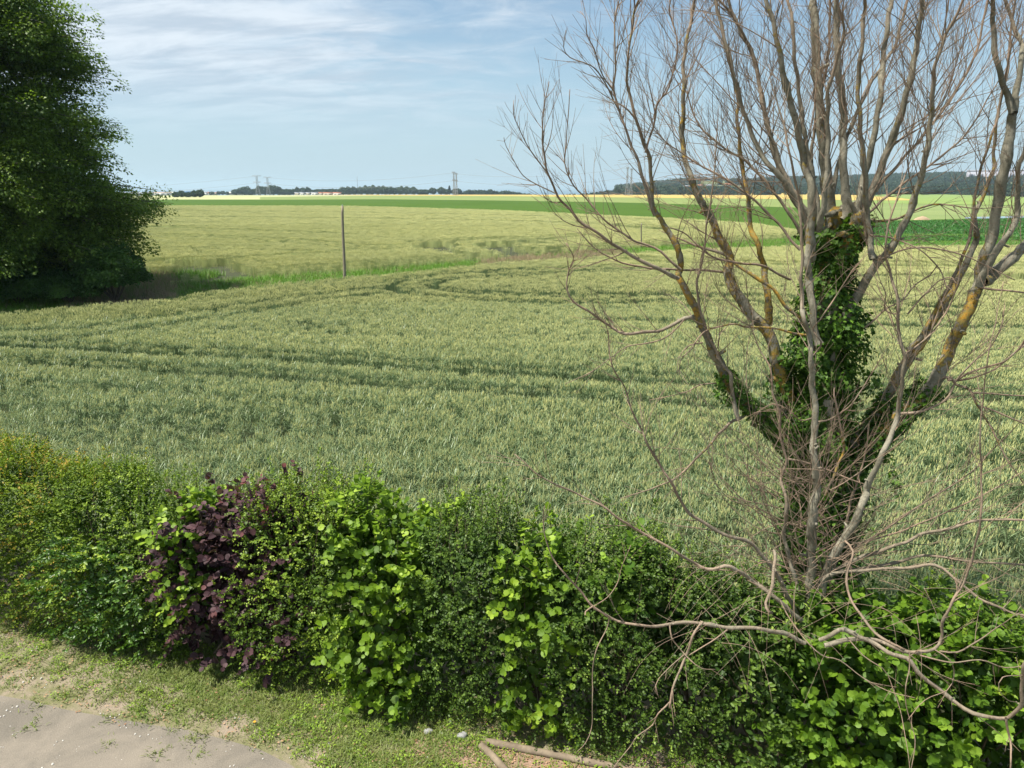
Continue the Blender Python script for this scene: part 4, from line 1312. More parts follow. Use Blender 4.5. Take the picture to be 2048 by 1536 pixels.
L([(2011, 1436), (2021, 1484), (2022, 1515), (2018, 1560)], 8, 4, 4.9, 4.8, 0, 0, 2, .1, .2, -.05)
L([(1650, 1290), (1700, 1280), (1725, 1276), (1755, 1282), (1794, 1297), (1824, 1305), (1870, 1297), (1883, 1278), (1885, 1244), (1904, 1206), (1927, 1164), (1946, 1110), (1961, 1038), (1963, 950), (1960, 880), (1966, 800), (1975, 720), (1992, 640)], 15, 3, 5.75, 5.5, .3, .05, 16, .2, .8, .05)
L([(1690, 1082), (1706, 1103), (1694, 1148), (1694, 1179), (1713, 1217), (1740, 1255), (1774, 1282), (1809, 1301)], 7, 9, 6.1, 5.35, 0, .05, 2, .1, .3, -.03)
L([(1650, 1150), (1664, 1141), (1755, 1103), (1812, 1084), (1851, 1066), (1908, 1055), (1961, 1040), (2048, 1040), (2110, 1038)], 13, 7, 6.9, 6.4, .3, .05, 12, .3, .9, .05)
L([(1645, 1160), (1664, 1148), (1717, 1141), (1794, 1137), (1870, 1131), (1908, 1156), (1939, 1183), (1984, 1210), (2048, 1232), (2100, 1250)], 12, 8, 6.6, 6.0, .2, .05, 12, .3, .9, .02)
L([(1650, 1160), (1679, 1145), (1774, 1129), (1832, 1114), (1877, 1112), (1927, 1122), (2048, 1129), (2110, 1132)], 12, 6, 6.9, 6.5, .3, .05, 12, .3, .9, .04)
L([(1660, 1110), (1702, 1091), (1794, 1065), (1870, 1034), (1946, 1000), (2022, 958), (2080, 920)], 7, 3, 7.2, 6.9, .2, 0, 12, .3, .8, .04)
L([(1640, 1150), (1664, 1122), (1774, 1057), (1832, 1015), (1935, 950), (1980, 905), (2025, 860)], 8, 3, 7.4, 7.2, .2, 0, 12, .3, .8, .05)
L([(1560, 1200), (1591, 1255), (1641, 1309), (1679, 1320), (1725, 1355), (1774, 1381), (1830, 1396)], 5, 2, 5.8, 5.2, 0, .1, 2, .1, .3, -.02)
L([(1690, 1270), (1725, 1310), (1755, 1330), (1775, 1350), (1800, 1420), (1815, 1500), (1822, 1560)], 4, 2, 5.6, 5.0, 0, 0, 2, .1, .3, -.05)
L([(1820, 1305), (1818, 1340), (1812, 1370), (1812, 1410), (1830, 1480), (1822, 1540)], 4, 2.5, 5.2, 4.9, 0, 0, 2, .1, .3, -.05)
L([(1870, 1300), (1900, 1320), (1908, 1350), (1895, 1380), (1850, 1400), (1815, 1440)], 4, 2, 5.3, 5.0, 0, 0, 2, .1, .25, -.04)
L([(1880, 1302), (1915, 1305), (1950, 1285), (1980, 1265), (2010, 1245)], 6, 3, 5.3, 5.1, .2, 0, 4, .1, .4, .0)
L([(1840, 1310), (1900, 1325), (1960, 1320), (2010, 1335), (2060, 1330)], 5, 3, 5.3, 5.1, .2, 0, 4, .1, .4, .0)
L([(2050, 1350), (2005, 1355), (1998, 1380), (2015, 1400), (2035, 1405)], 3.5, 2, 4.9, 4.85, 0, 0, 0)

names = {}
for i, (uv, w0, w1, y0, y1, ext, lich_, n_, lmin, lmax, trop, kw) in enumerate(LIMBS):
    c4 = limb(rows(uv, w0, w1), y0, y1, ext)
    c, r = c4[:, :3], c4[:, 3]
    r = np.maximum(r, .0016)
    # natural small kinks
    ph = rsw2.uniform(0, 6, 3)
    q = np.arange(len(c))
    c = c + np.stack([np.sin(q * 1.3 + ph[0]), np.sin(q * .7 + ph[1]), np.sin(q * 1.05 + ph[2])], 1) * np.minimum(.0065, r[:, None] * .35)
    r = knobble(c, r * (1 + .09 * (vnoise(c * 14, 3) - .5) * 2), rsw2, .26)
    sd_ = 12 if w0 > 18 else 8 if w0 > 9 else 6
    G = Geo()
    V, Q = tube(c, r, sd_)
    G.add(V, [Q, (np.arange(sd_) + sd_ * (len(c) - 1))[None]], 0, rad=np.repeat(r, sd_), lich=np.repeat(lich_ * np.interp(np.arange(len(c)) / len(c), [0, .45, .8, 1], [1, 1, .35, .1]), sd_))
    # pruning stubs and buds
    for _ in range(int(len(c) * .12)):
        j = rsw2.randint(1, len(c) - 1)
        a = unit(c[j + 1] - c[j])
        dd = unit(np.cross(a, rsw2.normal(0, 1, 3)) + a * .4)
        ln_ = r[j] * rsw2.uniform(1.4, 2.6)
        V, Q = tube([c[j], c[j] + dd * ln_], [r[j] * .42, r[j] * .30], 6)
        G.add(V, [Q, (np.arange(6) + 6)[None]], 0, rad=r[j], lich=lich_)
    ob_ = G.build('branch', willow_m, willow, True)
    if n_:
        G = Geo()
        top_ = y1 > 6.5 and uv[-1][1] < 420
        mult = 1.65 if top_ else 1.5
        lmax = lmax * (1.45 if top_ else 1.1)
        twig_system(G, c, r, rsw2, int(n_ * mult), lmin, lmax, trop, **kw)
        tag(G.build('twigs', willow_m, ob_, False), kind='stuff')

# thin brush of fine shoots springing from the base of the trunk
G = Geo()
for _ in range(125):
    b0 = P(rsw2.normal(1628, 45), rsw2.uniform(960, 1240), rsw2.uniform(6.5, 7.4))
    side = rsw2.choice([-1, -1, 1])
    dr = unit(np.array([side * rsw2.uniform(.15, 1.1), rsw2.uniform(-.5, .25), rsw2.uniform(.1, 1.0)]))
    ln_ = rsw2.uniform(.6, 2.1) * (1.2 if side < 0 else .95)
    pts, rad_ = wander(b0, dr, ln_, rsw2.uniform(.004, .0075), .0013, .035, .09, rsw2)
    V, Q = tube(pts, rad_, 4)
    G.add(V, Q, 0, rad=np.repeat(rad_, 4), lich=0.0)
    twig_system(G, pts, rad_, rsw2, 3, .2, .8, .05, sub=1.2)
for _ in range(70):     # thin drooping shoots over the hedge
    b0 = P(rsw2.uniform(1380, 1850), rsw2.uniform(1120, 1290), rsw2.uniform(5.5, 6.1))
    dr = unit(np.array([rsw2.normal(0, .6), -.3, rsw2.uniform(-.5, .5)]))
    pts, rad_ = wander(b0, dr, rsw2.uniform(.3, 1.0), .0026, .001, -.09, .07, rsw2)
    V, Q = tube(pts, rad_, 4)
    G.add(V, Q, 0, rad=np.repeat(rad_, 4), lich=0.0)
tag(G.build('shoots', willow_m, willow), kind='stuff')

# ---- ivy on trunk and lower limbs
G = Geo()
Iv = []


def ivy_along(c, r, t0, t1, dens, out, ls=.046):
    d_ = np.concatenate([[0], np.cumsum(np.linalg.norm(np.diff(c, axis=0), axis=1))])
    Ln = d_[-1]
    m_ = int(dens * (t1 - t0) * Ln)
    s_ = rsw2.uniform(t0, t1, m_) * Ln
    pc = np.stack([np.interp(s_, d_, c[:, k]) for k in range(3)], 1)
    rr = np.interp(s_, d_, r)
    tg = np.stack([np.interp(s_, d_, np.gradient(c[:, k])) for k in range(3)], 1)
    tg = unit(tg)
    rnd = unit(np.cross(tg, rsw2.normal(0, 1, (m_, 3))))
    lump = vnoise(np.c_[pc * 4 + rnd * 1.2], 55)
    o = rr + out * np.clip((lump - .18) * 1.8, 0, 1.3) * rsw2.rand(m_) ** .55 + .01
    kp = lump > .14
    pp = pc + rnd * o[:, None]
    V, Fs, T_ = leaves(pp[kp], unit(rnd * .5 + np.array([0, 0, -.55]) + rsw2.normal(0, .45, (m_, 3)))[kp], unit(rnd + np.array([0, 0, .55]) + rsw2.normal(0, .3, (m_, 3)))[kp],
                       (ls * rsw2.uniform(.6, 1.25, m_))[kp], LEAF_IVY[0], LEAF_IVY[1], (rsw2.uniform(0, .9, m_) + (rsw2.rand(m_) < .09) * .5)[kp])
    G.add(V, Fs, 0, tint=T_)


tc_, trr = tr[:, :3], tr[:, 3]
ivy_along(tc_, trr, .08, .97, 3600, .22)
ivy_along(tc_, trr, .15, .80, 3600, .29)
ivy_along(tc_, trr, .04, .45, 3000, .42)
ivy_along(tr2[:, :3], tr2[:, 3], 0, .95, 1300, .09)


def ivy_px(uv, w, y0, y1, dens, out):
    c4 = limb(rows(uv, w, w * .8), y0, y1)
    ivy_along(c4[:, :3], c4[:, 3], 0, 1, dens, out)


ivy_px([(1635, 940), (1566, 872), (1501, 812), (1465, 783), (1444, 745)], 27, 7.7, 7.5, 1000, .10)
ivy_px([(1625, 930), (1600, 860), (1572, 787), (1552, 715)], 30, 7.8, 7.9, 1300, .13)
ivy_px([(1670, 985), (1740, 895), (1787, 844), (1830, 805), (1865, 765)], 34, 7.7, 7.6, 1500, .14)
ivy_px([(1670, 960), (1729, 858), (1780, 785)], 28, 7.8, 7.9, 900, .10)
ivy_px([(1650, 700), (1690, 640), (1740, 655)], 20, 7.8, 7.7, 500, .10)
ivy_px([(1660, 800), (1720, 790), (1745, 740)], 18, 7.8, 7.7, 500, .12)
ivy_px([(1770, 900), (1790, 960), (1800, 1000)], 6, 7.6, 7.5, 120, .08)
iv = G.build('ivy', ivy_m, willow)
iv['label'] = 'glossy dark green ivy'

# ------------------------------------------------------------------ big tree and shrubs at the left
tree_m = leafmat('tree_leaf', (0.020, 0.060, 0.012), (0.175, 0.27, 0.035), (0.28, 0.37, 0.09), 0.40, 0.5, None, 0.3)
elder_m = leafmat('elder_leaf', (0.02, 0.065, 0.012), (0.09, 0.18, 0.03), (0.20, 0.30, 0.05), 0.3, 0.5, None, 0.3)
tbark_m = plain('tree_bark', (0.13, 0.11, 0.085), 0.9, 0.4, 4, 0.02)

rl = np.random.RandomState(19)
TY = 42.0
X0 = P(-25, 500, TY)[0]
env_px = [(60, -70), (120, -10), (160, 50), (172, 110), (212, 165), (236, 205), (262, 248), (246, 290), (258, 325), (228, 362), (262, 402), (286, 442), (303, 472), (278, 500), (230, 540)]
env = np.array([P(u, v, TY - 1.5) for u, v in env_px])
env_r = env[:, 0] - X0
eo = np.argsort(env[:, 2])
ez, er = env[eo, 2], env_r[eo]


def R_at(z):
    return np.where(z > ez[-1], np.maximum(0.3, er[-1] * (1 - (z - ez[-1]) / 3.2)), np.interp(z, ez, er))


big = empty('broadleaf_tree', (X0, TY, 0))
tag(big, 'huge dark green leafy tree with drooping sprays at the left edge', 'tree')
B = Geo()
Lf = Geo()
ZT = ez[-1] + 2.8
V, Q = tube(spline([(X0, TY, 0), (X0 + .15, TY, 4), (X0 - .1, TY + .2, 9), (X0 + .1, TY, ZT - 2)], .6), np.linspace(.48, .10, len(spline([(X0, TY, 0), (X0 + .15, TY, 4), (X0 - .1, TY + .2, 9), (X0 + .1, TY, ZT - 2)], .6))), 12)
B.add(V, Q)
for dx, dy in ((1.6, -.8), (-2.5, .5)):
    c = spline([(X0, TY, .2), (X0 + dx * .6, TY + dy * .6, 3), (X0 + dx * 1.2, TY + dy, 8), (X0 + dx * 1.3, TY + dy, 13)], .6)
    V, Q = tube(c, np.linspace(.30, .06, len(c)), 10)
    B.add(V, Q)
PP, AX, NR, SZ, TI = [], [], [], [], []
for i in range(600):
    z = rl.uniform(.9, ZT)
    a = rl.uniform(-np.pi * 1.02, np.pi * .12) if rl.rand() < .8 else rl.uniform(0, 2 * np.pi)
    o = np.array([math.cos(a), math.sin(a), 0])
    lump = .74 + .42 * vnoise(np.array([[math.cos(a) * 2.2 + 5, math.sin(a) * 2.2 + 5, z * .75]]), 5)[0]
    R = float(R_at(z)) * lump * rl.uniform(.84, 1.0) * (1.0 if z < 6 else .90)
    st = np.array([X0, TY, max(.8, z - R * .18)]) + rl.normal(0, .2, 3)
    end = np.array([X0, TY, z]) + o * R
    mid = (st + end) / 2 + np.array([0, 0, R * .13]) + rl.normal(0, .25, 3)
    c = spline([st, mid, end], .5)
    V, Q = tube(c, np.linspace(.07, .012, len(c)), 4)
    B.add(V, Q)
    young = 1 if rl.rand() < .30 else 0
    shade = rl.uniform(0, .45)
    nn = int(3 + R * .75)
    for t in np.linspace(.50, 1.0, nn):
        j = min(len(c) - 2, int(t * (len(c) - 1)))
        d = unit(c[j + 1] - c[j])
        cc = c[j] + rl.normal(0, .35, 3)
        k = rl.randint(95, 165)
        cl_ = rl.uniform(-.15, .4)
        # a rounded leafy clump, domed above and ragged and drooping below
        q = unit(rl.normal(0, 1, (k, 3)))
        rad3 = np.array([rl.uniform(.7, 1.15), rl.uniform(.7, 1.15), rl.uniform(.38, .62)])
        p = q * rad3 * (rl.uniform(.45, 1.0, k) ** .6)[:, None]
        out_ = np.clip(p @ o, 0, 2)
        p[:, 2] -= .38 * out_ ** 2 + .25 * np.hypot(p[:, 0], p[:, 1]) ** 2
        PP.append(cc + p)
        AX.append(unit(q * .8 + o * .4 + np.array([0, 0, -.45]) + rl.normal(0, .45, (k, 3))))
        NR.append(unit(q * .9 + np.array([0, 0, .8]) + rl.normal(0, .35, (k, 3))))
        SZ.append(rl.uniform(.10, .18, k))
        TI.append(shade + cl_ + rl.uniform(0, .4, k) + (.45 * young) * (q[:, 2] > .2))
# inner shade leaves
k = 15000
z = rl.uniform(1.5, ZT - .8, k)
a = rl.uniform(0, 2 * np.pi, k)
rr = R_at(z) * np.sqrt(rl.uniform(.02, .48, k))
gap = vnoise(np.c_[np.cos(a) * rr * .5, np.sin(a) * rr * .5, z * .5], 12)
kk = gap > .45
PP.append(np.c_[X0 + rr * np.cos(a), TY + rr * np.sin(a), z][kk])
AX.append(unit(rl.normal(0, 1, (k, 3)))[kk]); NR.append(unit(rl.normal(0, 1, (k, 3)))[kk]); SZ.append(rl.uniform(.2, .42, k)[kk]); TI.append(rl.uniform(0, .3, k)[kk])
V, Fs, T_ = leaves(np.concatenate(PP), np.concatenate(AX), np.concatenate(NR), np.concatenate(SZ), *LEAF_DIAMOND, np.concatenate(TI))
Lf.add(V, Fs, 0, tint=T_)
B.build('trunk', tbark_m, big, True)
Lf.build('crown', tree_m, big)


def bush(name, label, u, vb, wpx, hpx, mat, n, leaf, seed, Y=None, group=None, base_cut=.05):
    rs = np.random.RandomState(seed)
    g0 = hit(u, vb, 0)
    sc = g0[1] / CP / F
    W, H = wpx * sc / 2, hpx * sc
    root = empty(name, (g0[0], g0[1], g0[2]))
    tag(root, label, 'shrub' if H < 4.5 else 'tree', group)
    k = n
    d = unit(rs.normal(0, 1, (k, 3)))
    d[:, 2] = np.abs(d[:, 2]) * 1.0 - .15
    d = unit(d)
    ph = vnoise(d * 2.2 + seed, seed) * .5 + vnoise(d * 5.0 + seed, seed + 1) * .28 + .55
    rad_ = ph * (1 - .42 * rs.rand(k) ** 1.6)
    p = np.stack([d[:, 0] * rad_ * W, d[:, 1] * rad_ * W, H * (.42 + .58 * d[:, 2] * rad_)], -1)
    p = p[p[:, 2] > H * base_cut]
    k = len(p)
    o = unit(p / np.array([W, W, H]) - np.array([0, 0, .4]))
    p = p + g0
    V, Fs, T_ = leaves(p, unit(o + rs.normal(0, .6, (k, 3)) + np.array([0, 0, -.3])), unit(o + np.array([0, 0, .7]) + rs.normal(0, .4, (k, 3))), leaf * rs.uniform(.6, 1.3, k), *LEAF_DIAMOND,
                       np.clip(vnoise(p * 1.3, seed + 2) * 1.2 - .1 + rs.uniform(-.25, .3, k), 0, 1.4))
    mk('foliage', V, Fs, mat, root, {'tint': T_})
    G = Geo()
    for _ in range(6):
        e = np.array([rs.normal(0, W * .4), rs.normal(0, W * .4), H * .75])
        c = spline([np.zeros(3), e * .5 + rs.normal(0, W * .05, 3), e], max(.1, H / 12)) + g0
        V, Q = tube(c, np.linspace(H * .025, H * .006, len(c)), 5)
        G.add(V, Q)
    G.build('stems', tbark_m, root)
    return root


bush('elder_shrub', 'rounded yellow green shrub at the right foot of the huge tree', 232, 604, 125, 112, elder_m, 16000, .13, 1, group='shrubs under the huge tree')
bush('elder_shrub', 'low dark spreading shrub under the huge tree, next to the rounded one', 140, 606, 150, 62, elder_m, 12000, .13, 2, group='shrubs under the huge tree')
bush('elder_shrub', 'low leafy shrub at the extreme left edge beneath the huge tree', 40, 612, 130, 66, elder_m, 12000, .14, 3, group='shrubs under the huge tree')
bush('elder_shrub', 'shrub behind the low ones, hugging the trunk of the huge tree', 60, 590, 200, 120, tree_m, 16000, .16, 4, group='shrubs under the huge tree')

# ------------------------------------------------------------------ far things
far_leaf = leafmat('far_tree_leaf', (0.012, 0.034, 0.014), (0.050, 0.095, 0.030), (0.10, 0.15, 0.06), 0.15, 0.6, None, 0.2)
far_leaf2 = leafmat('far_poplar_leaf', (0.035, 0.07, 0.03), (0.11, 0.16, 0.075), None, 0.15, 0.6, None, 0.2)
conifer_m = leafmat('conifer_leaf', (0.008, 0.022, 0.014), (0.02, 0.05, 0.028), None, 0.1, 0.6, None, 0.2)
steel_m = plain('galvanised_steel', (0.33, 0.35, 0.38), 0.5, 0.1, 1, 0, 0.5)
wire_m = plain('wire', (0.25, 0.27, 0.30), 0.5, 0.1, 1)


def crown_geo(rs, n, W, H, leaf, cone=False, trunk=True, z0=.12):
    d = unit(rs.normal(0, 1, (n, 3)))
    ph = .62 + vnoise(d * 1.7 + 7 + rs.rand() * 20, 3) * .50 + .16 * vnoise(d * 4 + 7, 4)
    rr = ph * (1 - .35 * rs.rand(n) ** 1.5)
    if cone:
        t = rs.rand(n) ** .8
        a = rs.uniform(0, 2 * np.pi, n)
        p = np.c_[np.cos(a) * W * (1 - t) * rs.uniform(.5, 1, n), np.sin(a) * W * (1 - t) * rs.uniform(.5, 1, n), H * (.1 + .9 * t)]
        o = unit(np.c_[np.cos(a), np.sin(a), np.full(n, .4)])
    else:
        hz_ = (1 - z0) / 2
        p = np.c_[d[:, 0] * rr * W, d[:, 1] * rr * W, H * (z0 + hz_ + hz_ * d[:, 2] * rr)]
        o = d
    V, Fs, T_ = leaves(p, unit(o + rs.normal(0, .7, (n, 3))), unit(o + np.array([0, 0, .6]) + rs.normal(0, .35, (n, 3))), leaf * rs.uniform(.6, 1.4, n), *LEAF_DIAMOND,
                       np.clip(vnoise(p * (3.0 / W), 8) * 1.1 - .1 + rs.uniform(-.2, .3, n), 0, 1.2))
    return V, Fs, T_


rf = np.random.RandomState(3)
TPL = {}
for nm, (W, H, m_, cone) in {'round': (5.2, 10, far_leaf, False), 'tall': (3.6, 12, far_leaf, False), 'broad': (6.5, 8.5, far_leaf, False), 'poplar': (4.6, 11.5, far_leaf2, False), 'conifer': (2.2, 10, conifer_m, True)}.items():
    V, Fs, T_ = crown_geo(rf, 2200, W, H, 1.0 if not cone else .7, cone, z0=.02)
    crown = mk('crown', V, Fs, m_, None, {'tint': T_})
    V, Q = tube([(0, 0, -.5), (.1, 0, H * .3), (0, .1, H * .7)], [.32, .24, .1], 6)
    trunk_ = mk('trunk', V, [Q], tbark_m)
    TPL[nm] = (crown, trunk_, H, W)
used_t = set()


def far_tree(kind, u, vb, hpx, label, name='distant_tree', cat='tree', group='trees along the skyline', wf=1.0, dist=None):
    crown, trunk_, H, W = TPL[kind]
    g0 = hit(u, vb, 0) if dist is None else dist
    sc = g0[1] / CP / F
    root = empty(name, tuple(g0))
    s = hpx * sc / H
    root.scale = (s * wf, s * wf, s)
    root.rotation_euler = (0, 0, rf.uniform(0, 6))
    tag(root, label, cat, group)
    for o in (crown, trunk_):
        if o.name not in used_t:
            used_t.add(o.name)
            c = o
        else:
            c = o.copy()
            COL.objects.link(c)
        c.parent = root
        c.location = (0, 0, 0)
    return root


# copse standing alone in the fields at the left
for u, h, k in ((353, 10, 'broad'), (364, 12, 'round'), (376, 9.5, 'broad'), (389, 12.5, 'round'), (401, 14, 'round')):
    far_tree(k, u, 394.5, h, {353: 'leftmost small tree of the dark copse alone in the pale field', 364: 'second tree from the left in the dark copse alone in the pale field',
                              376: 'middle lowest tree of the dark copse alone in the pale field', 389: 'second tree from the right in the dark copse alone in the pale field',
                              401: 'rightmost tallest tree of the dark copse alone in the pale field'}[u], group='copse in the pale field', wf=1.0)
rows_ = [
    (424, 5, 'broad', 'low dark tree between the white sheds'), (438, 5.5, 'round', 'small tree right of the low tree between the white sheds'), (446, 6, 'round', 'single dark tree just left of the long white building'),
    (456, 5, 'broad', 'bushy tree touching the left end of the long white building'),
    (474, 9, 'broad', 'left shoulder tree of the clump left of the pylons'), (483, 10.5, 'round', 'dark tree second in the clump left of the pylons'), (492, 13, 'round', 'tallest tree in the clump left of the pylons'),
    (503, 9, 'broad', 'low tree right of the tallest one before the pylons'), (511, 9.5, 'round', 'tree at the foot of the left pylon, on its left'),
    (520, 14, 'tall', 'tall tree just right of the left pylon'), (530, 13, 'round', 'round tree between the two left pylons'), (539, 12, 'round', 'tree right under the second left pylon'),
    (547, 15, 'round', 'tallest tree right of the second left pylon'), (559, 13, 'tall', 'upright tree ending the dark clump by the pylons'),
    (568, 9, 'broad', 'first low tree of the skyline row right of the pylons'), (578, 9, 'broad', 'second low tree of the skyline row right of the pylons'), (588, 9, 'round', 'third tree of the skyline row right of the pylons, above pale houses'),
    (595, 12, 'tall', 'pointed tree above the pale houses'), (606, 11, 'round', 'round tree above the grey roofs'), (617, 12, 'tall', 'narrow tree standing over the grey roofs'),
    (627, 8, 'broad', 'low tree left of the red roofed house'), (638, 9, 'broad', 'low tree behind the white house'), (650, 9, 'broad', 'low tree behind the left end of the red roofs'), (662, 9.5, 'broad', 'low tree behind the middle of the red roofs'), (673, 9, 'broad', 'low tree behind the right end of the red roofs'),
    (687, 12, 'round', 'first big tree right of the red roofs'), (697, 12.5, 'round', 'second big tree right of the red roofs'), (708, 12, 'round', 'tree just left of the thin mast'),
    (721, 12, 'poplar', 'pale tree just right of the thin mast'), (733, 14, 'poplar', 'pale rounded tree second right of the mast'), (745, 14.5, 'poplar', 'tallest pale tree right of the mast'), (757, 13, 'poplar', 'pale tree fourth right of the mast'),
    (768, 13.5, 'poplar', 'pale tree fifth right of the mast'), (779, 12, 'round', 'dark tree in the middle of the pale row'), (790, 11, 'round', 'second dark tree in the middle of the pale row'),
    (802, 13, 'poplar', 'pale broad tree toward the right end of the pale row'), (814, 12.5, 'poplar', 'next to last pale tree of the row'), (827, 12, 'poplar', 'last pale tree at the right end of the row'),
    (840, 8, 'broad', 'low tree in the dip after the pale row'), (850, 8, 'broad', 'second low tree in the dip after the pale row'), (866, 10, 'round', 'dark round tree left of the middle pylons'), (883, 11, 'round', 'largest dark tree left of the middle pylons'),
    (893, 8, 'broad', 'low dark tree beside the conifer'), (899, 13, 'conifer', 'dark pointed conifer left of the middle pylons'), (913, 9, 'broad', 'low tree at the feet of the middle pylons')]
for u, h, k, lab in rows_:
    far_tree(k, u, 389.6 if u < 700 else 389.0 if u < 860 else 388.6, h * 1.15, lab, wf=1.25)

# woods too dense to tell apart: instanced trees
wood_leaf = stuffmat('wood_leaf', (0.010, 0.030, 0.014), (0.045, 0.085, 0.030), 0.1, 0.7)


def wood(name, label, pts, scl, seed):
    rs = np.random.RandomState(seed)
    pr = []
    for _ in range(5):
        G = Geo()
        V, Fs, T_ = crown_geo(rs, 520, rs.uniform(4.2, 6.5), rs.uniform(8.5, 12.5), 1.9, z0=-.1)
        G.add(V, Fs, 0, tint=np.clip(T_, 0, 1))
        pr.append(G)
    z = base_h(pts[:, 0], pts[:, 1])
    stuff(name, pr, np.c_[pts, z], scl, np.c_[np.zeros((len(pts), 2)), rs.uniform(0, 6, len(pts))], rs.randint(0, 5, len(pts)), [wood_leaf], label, 'wood')
    print(name, len(pts))


def band(u0, u1, vb, depth, step, rs, top=None):
    out = []
    for u in np.arange(u0, u1, step):
        vv = np.interp(u, *zip(*vb)) if isinstance(vb, list) else vb
        g0 = hit(u, vv, 0)[:2]
        d = unit(g0)
        q = 0
        while q < depth:
            out.append(g0 + d * q + rs.normal(0, 3, 2))
            q += 9
    return np.array(out)


rw = np.random.RandomState(8)
b1 = band(918, 1086, [(918, 388.4), (1086, 387.4)], 40, 4.2, rw)
u1_ = 1024 + 1503 * b1[:, 0] / b1[:, 1]
wood('far_wood', 'dark wood on the skyline right of the middle pylons', b1, np.interp(u1_, [915, 960, 1020, 1060, 1086], [.95, 1.15, 1.0, .6, .35]) * rw.uniform(.8, 1.15, len(b1)), 1)
b1 = band(1118, 1700, [(1118, 387.2), (1250, 386.8), (1700, 385.5)], 60, 3.8, rw)
u1_ = 1024 + 1503 * b1[:, 0] / b1[:, 1]
wood('skyline_wood', 'dark wood behind the yellow field and the left willow limbs', b1, np.interp(u1_, [1118, 1140, 1200, 1270, 1350, 1700], [.35, .55, .65, .95, .9, 1.0]) * rw.uniform(.75, 1.2, len(b1)), 2)
b1 = band(1700, 2520, [(1700, 384.8), (1715, 385), (1850, 388), (2048, 394), (2500, 397)], 160, 9, rw)
wood('valley_wood', 'dense green wood filling the valley at the right', b1, rw.uniform(.8, 1.35, len(b1)), 3)
p = grid(120, 3400, 1250, 3300, 21, rw)
az = p[:, 0] / p[:, 1]
rr = np.hypot(p[:, 0], p[:, 1])
patch = vnoise(np.c_[p[:, 0] * .0042, p[:, 1] * .0026, np.zeros(len(p))], 14) * .7 + vnoise(np.c_[p * .012, np.zeros(len(p))], 15) * .3
p = p[(az > .14) & (az < 1.0) & (rr > 1300) & (rr < 3300) & (patch > .40)]
wood('hill_wood', 'dark woods scattered over the far hillside at the right', p, rw.uniform(.8, 1.4, len(p)), 4)


def hill(u, v):
    r = ray(u, v)
    for t in np.arange(1350, 4200, 8.0):
        x, y = r[0] * t, r[1] * t
        if CAMZ + r[2] * t < float(base_h(np.float64(x), np.float64(y))):
            return np.array([x, y, float(base_h(np.float64(x), np.float64(y)))])
    return np.array([r[0] * 2500, r[1] * 2500, float(base_h(np.float64(r[0] * 2500), np.float64(r[1] * 2500)))])


def wall_mat(name, col):
    return MATS.get(name) or plain(name, col, 0.8, 0.08, 0.3)


def box(G, a, b, m=0):
    x0, y0, z0 = a; x1, y1, z1 = b
    V = [(x0, y0, z0), (x1, y0, z0), (x1, y1, z0), (x0, y1, z0), (x0, y0, z1), (x1, y0, z1), (x1, y1, z1), (x0, y1, z1)]
    G.add(V, np.array([[0, 1, 5, 4], [1, 2, 6, 5], [2, 3, 7, 6], [3, 0, 4, 7], [4, 5, 6, 7], [3, 2, 1, 0]]), m)


win_m = plain('window_glass', (0.06, 0.07, 0.09), 0.2, 0.1, 1)


def building(name, label, u0, u1, vb, hpx, wall, roof, pitched, nwin, pos=None, deep=.4, group=None, cat='building'):
    um = (u0 + u1) / 2
    g0 = hit(um, vb, 0) if pos is None else pos
    sc = g0[1] / CP / F
    W = (u1 - u0) * sc
    H = hpx * sc
    D = max(8.0, W * deep) if W < 60 else 40
    root = empty(name, tuple(g0))
    root.rotation_euler = (0, 0, -math.atan2(g0[0], g0[1]))
    tag(root, label, cat, group)

    def part(nm, G, mat, par=root):
        o = G.build(nm, mat)
        o.parent = par
        return o
    wh = H * (.62 if pitched else .88)
    G = Geo(); box(G, (-W / 2, 0, -2.0), (W / 2, D, wh))
    part('wall', G, wall)
    G = Geo()
    if pitched:
        e = .5
        z0 = wh + .01
        V = [(-W / 2 - e, -e, z0), (W / 2 + e, -e, z0), (W / 2 + e, D + e, z0), (-W / 2 - e, D + e, z0), (-W / 2 - e, D / 2, H), (W / 2 + e, D / 2, H)]
        G.add(V, [np.array([[0, 1, 5, 4], [2, 3, 4, 5], [3, 2, 1, 0]]), np.array([[0, 4, 3], [1, 2, 5]])])
    else:
        box(G, (-W / 2 - .3, -.3, wh + .01), (W / 2 + .3, D + .3, H))
    part('roof', G, roof)
    for i in range(nwin):
        x = -W / 2 + (i + .5) * W / nwin
        G = Geo()
        ww = min(W / nwin * .28, 4)
        box(G, (x - ww, -.12, wh * .35), (x + ww, -.01, wh * .72))
        part('window', G, win_m)
    return root


white = wall_mat('white_wall', (0.72, 0.72, 0.70)); cream = wall_mat('cream_wall', (0.60, 0.55, 0.46)); grey = wall_mat('grey_wall', (0.42, 0.43, 0.45))
redroof = wall_mat('red_roof', (0.38, 0.15, 0.09)); greyroof = wall_mat('grey_roof', (0.30, 0.31, 0.33)); orange_ = wall_mat('orange_panel', (0.60, 0.20, 0.07)); blue_ = wall_mat('blue_wall', (0.10, 0.25, 0.48)); lilac = wall_mat('lilac_grey_wall', (0.33, 0.33, 0.37))
building('warehouse', 'very long low grey warehouse at the far left of the skyline', 205, 300, 391.5, 6, grey, white, False, 9)
building('warehouse', 'pale warehouse with orange panels on its roof line, left of the copse', 301, 340, 391, 6, white, orange_, False, 4)
building('warehouse', 'bright white shed touching the left end of the copse', 341, 359, 390.3, 6.3, white, white, False, 2)
building('warehouse', 'low blue building behind the copse', 358, 398, 388.8, 6.2, blue_, grey, False, 4)
building('house', 'white house right of the copse', 407, 416, 390, 6, white, greyroof, True, 2)
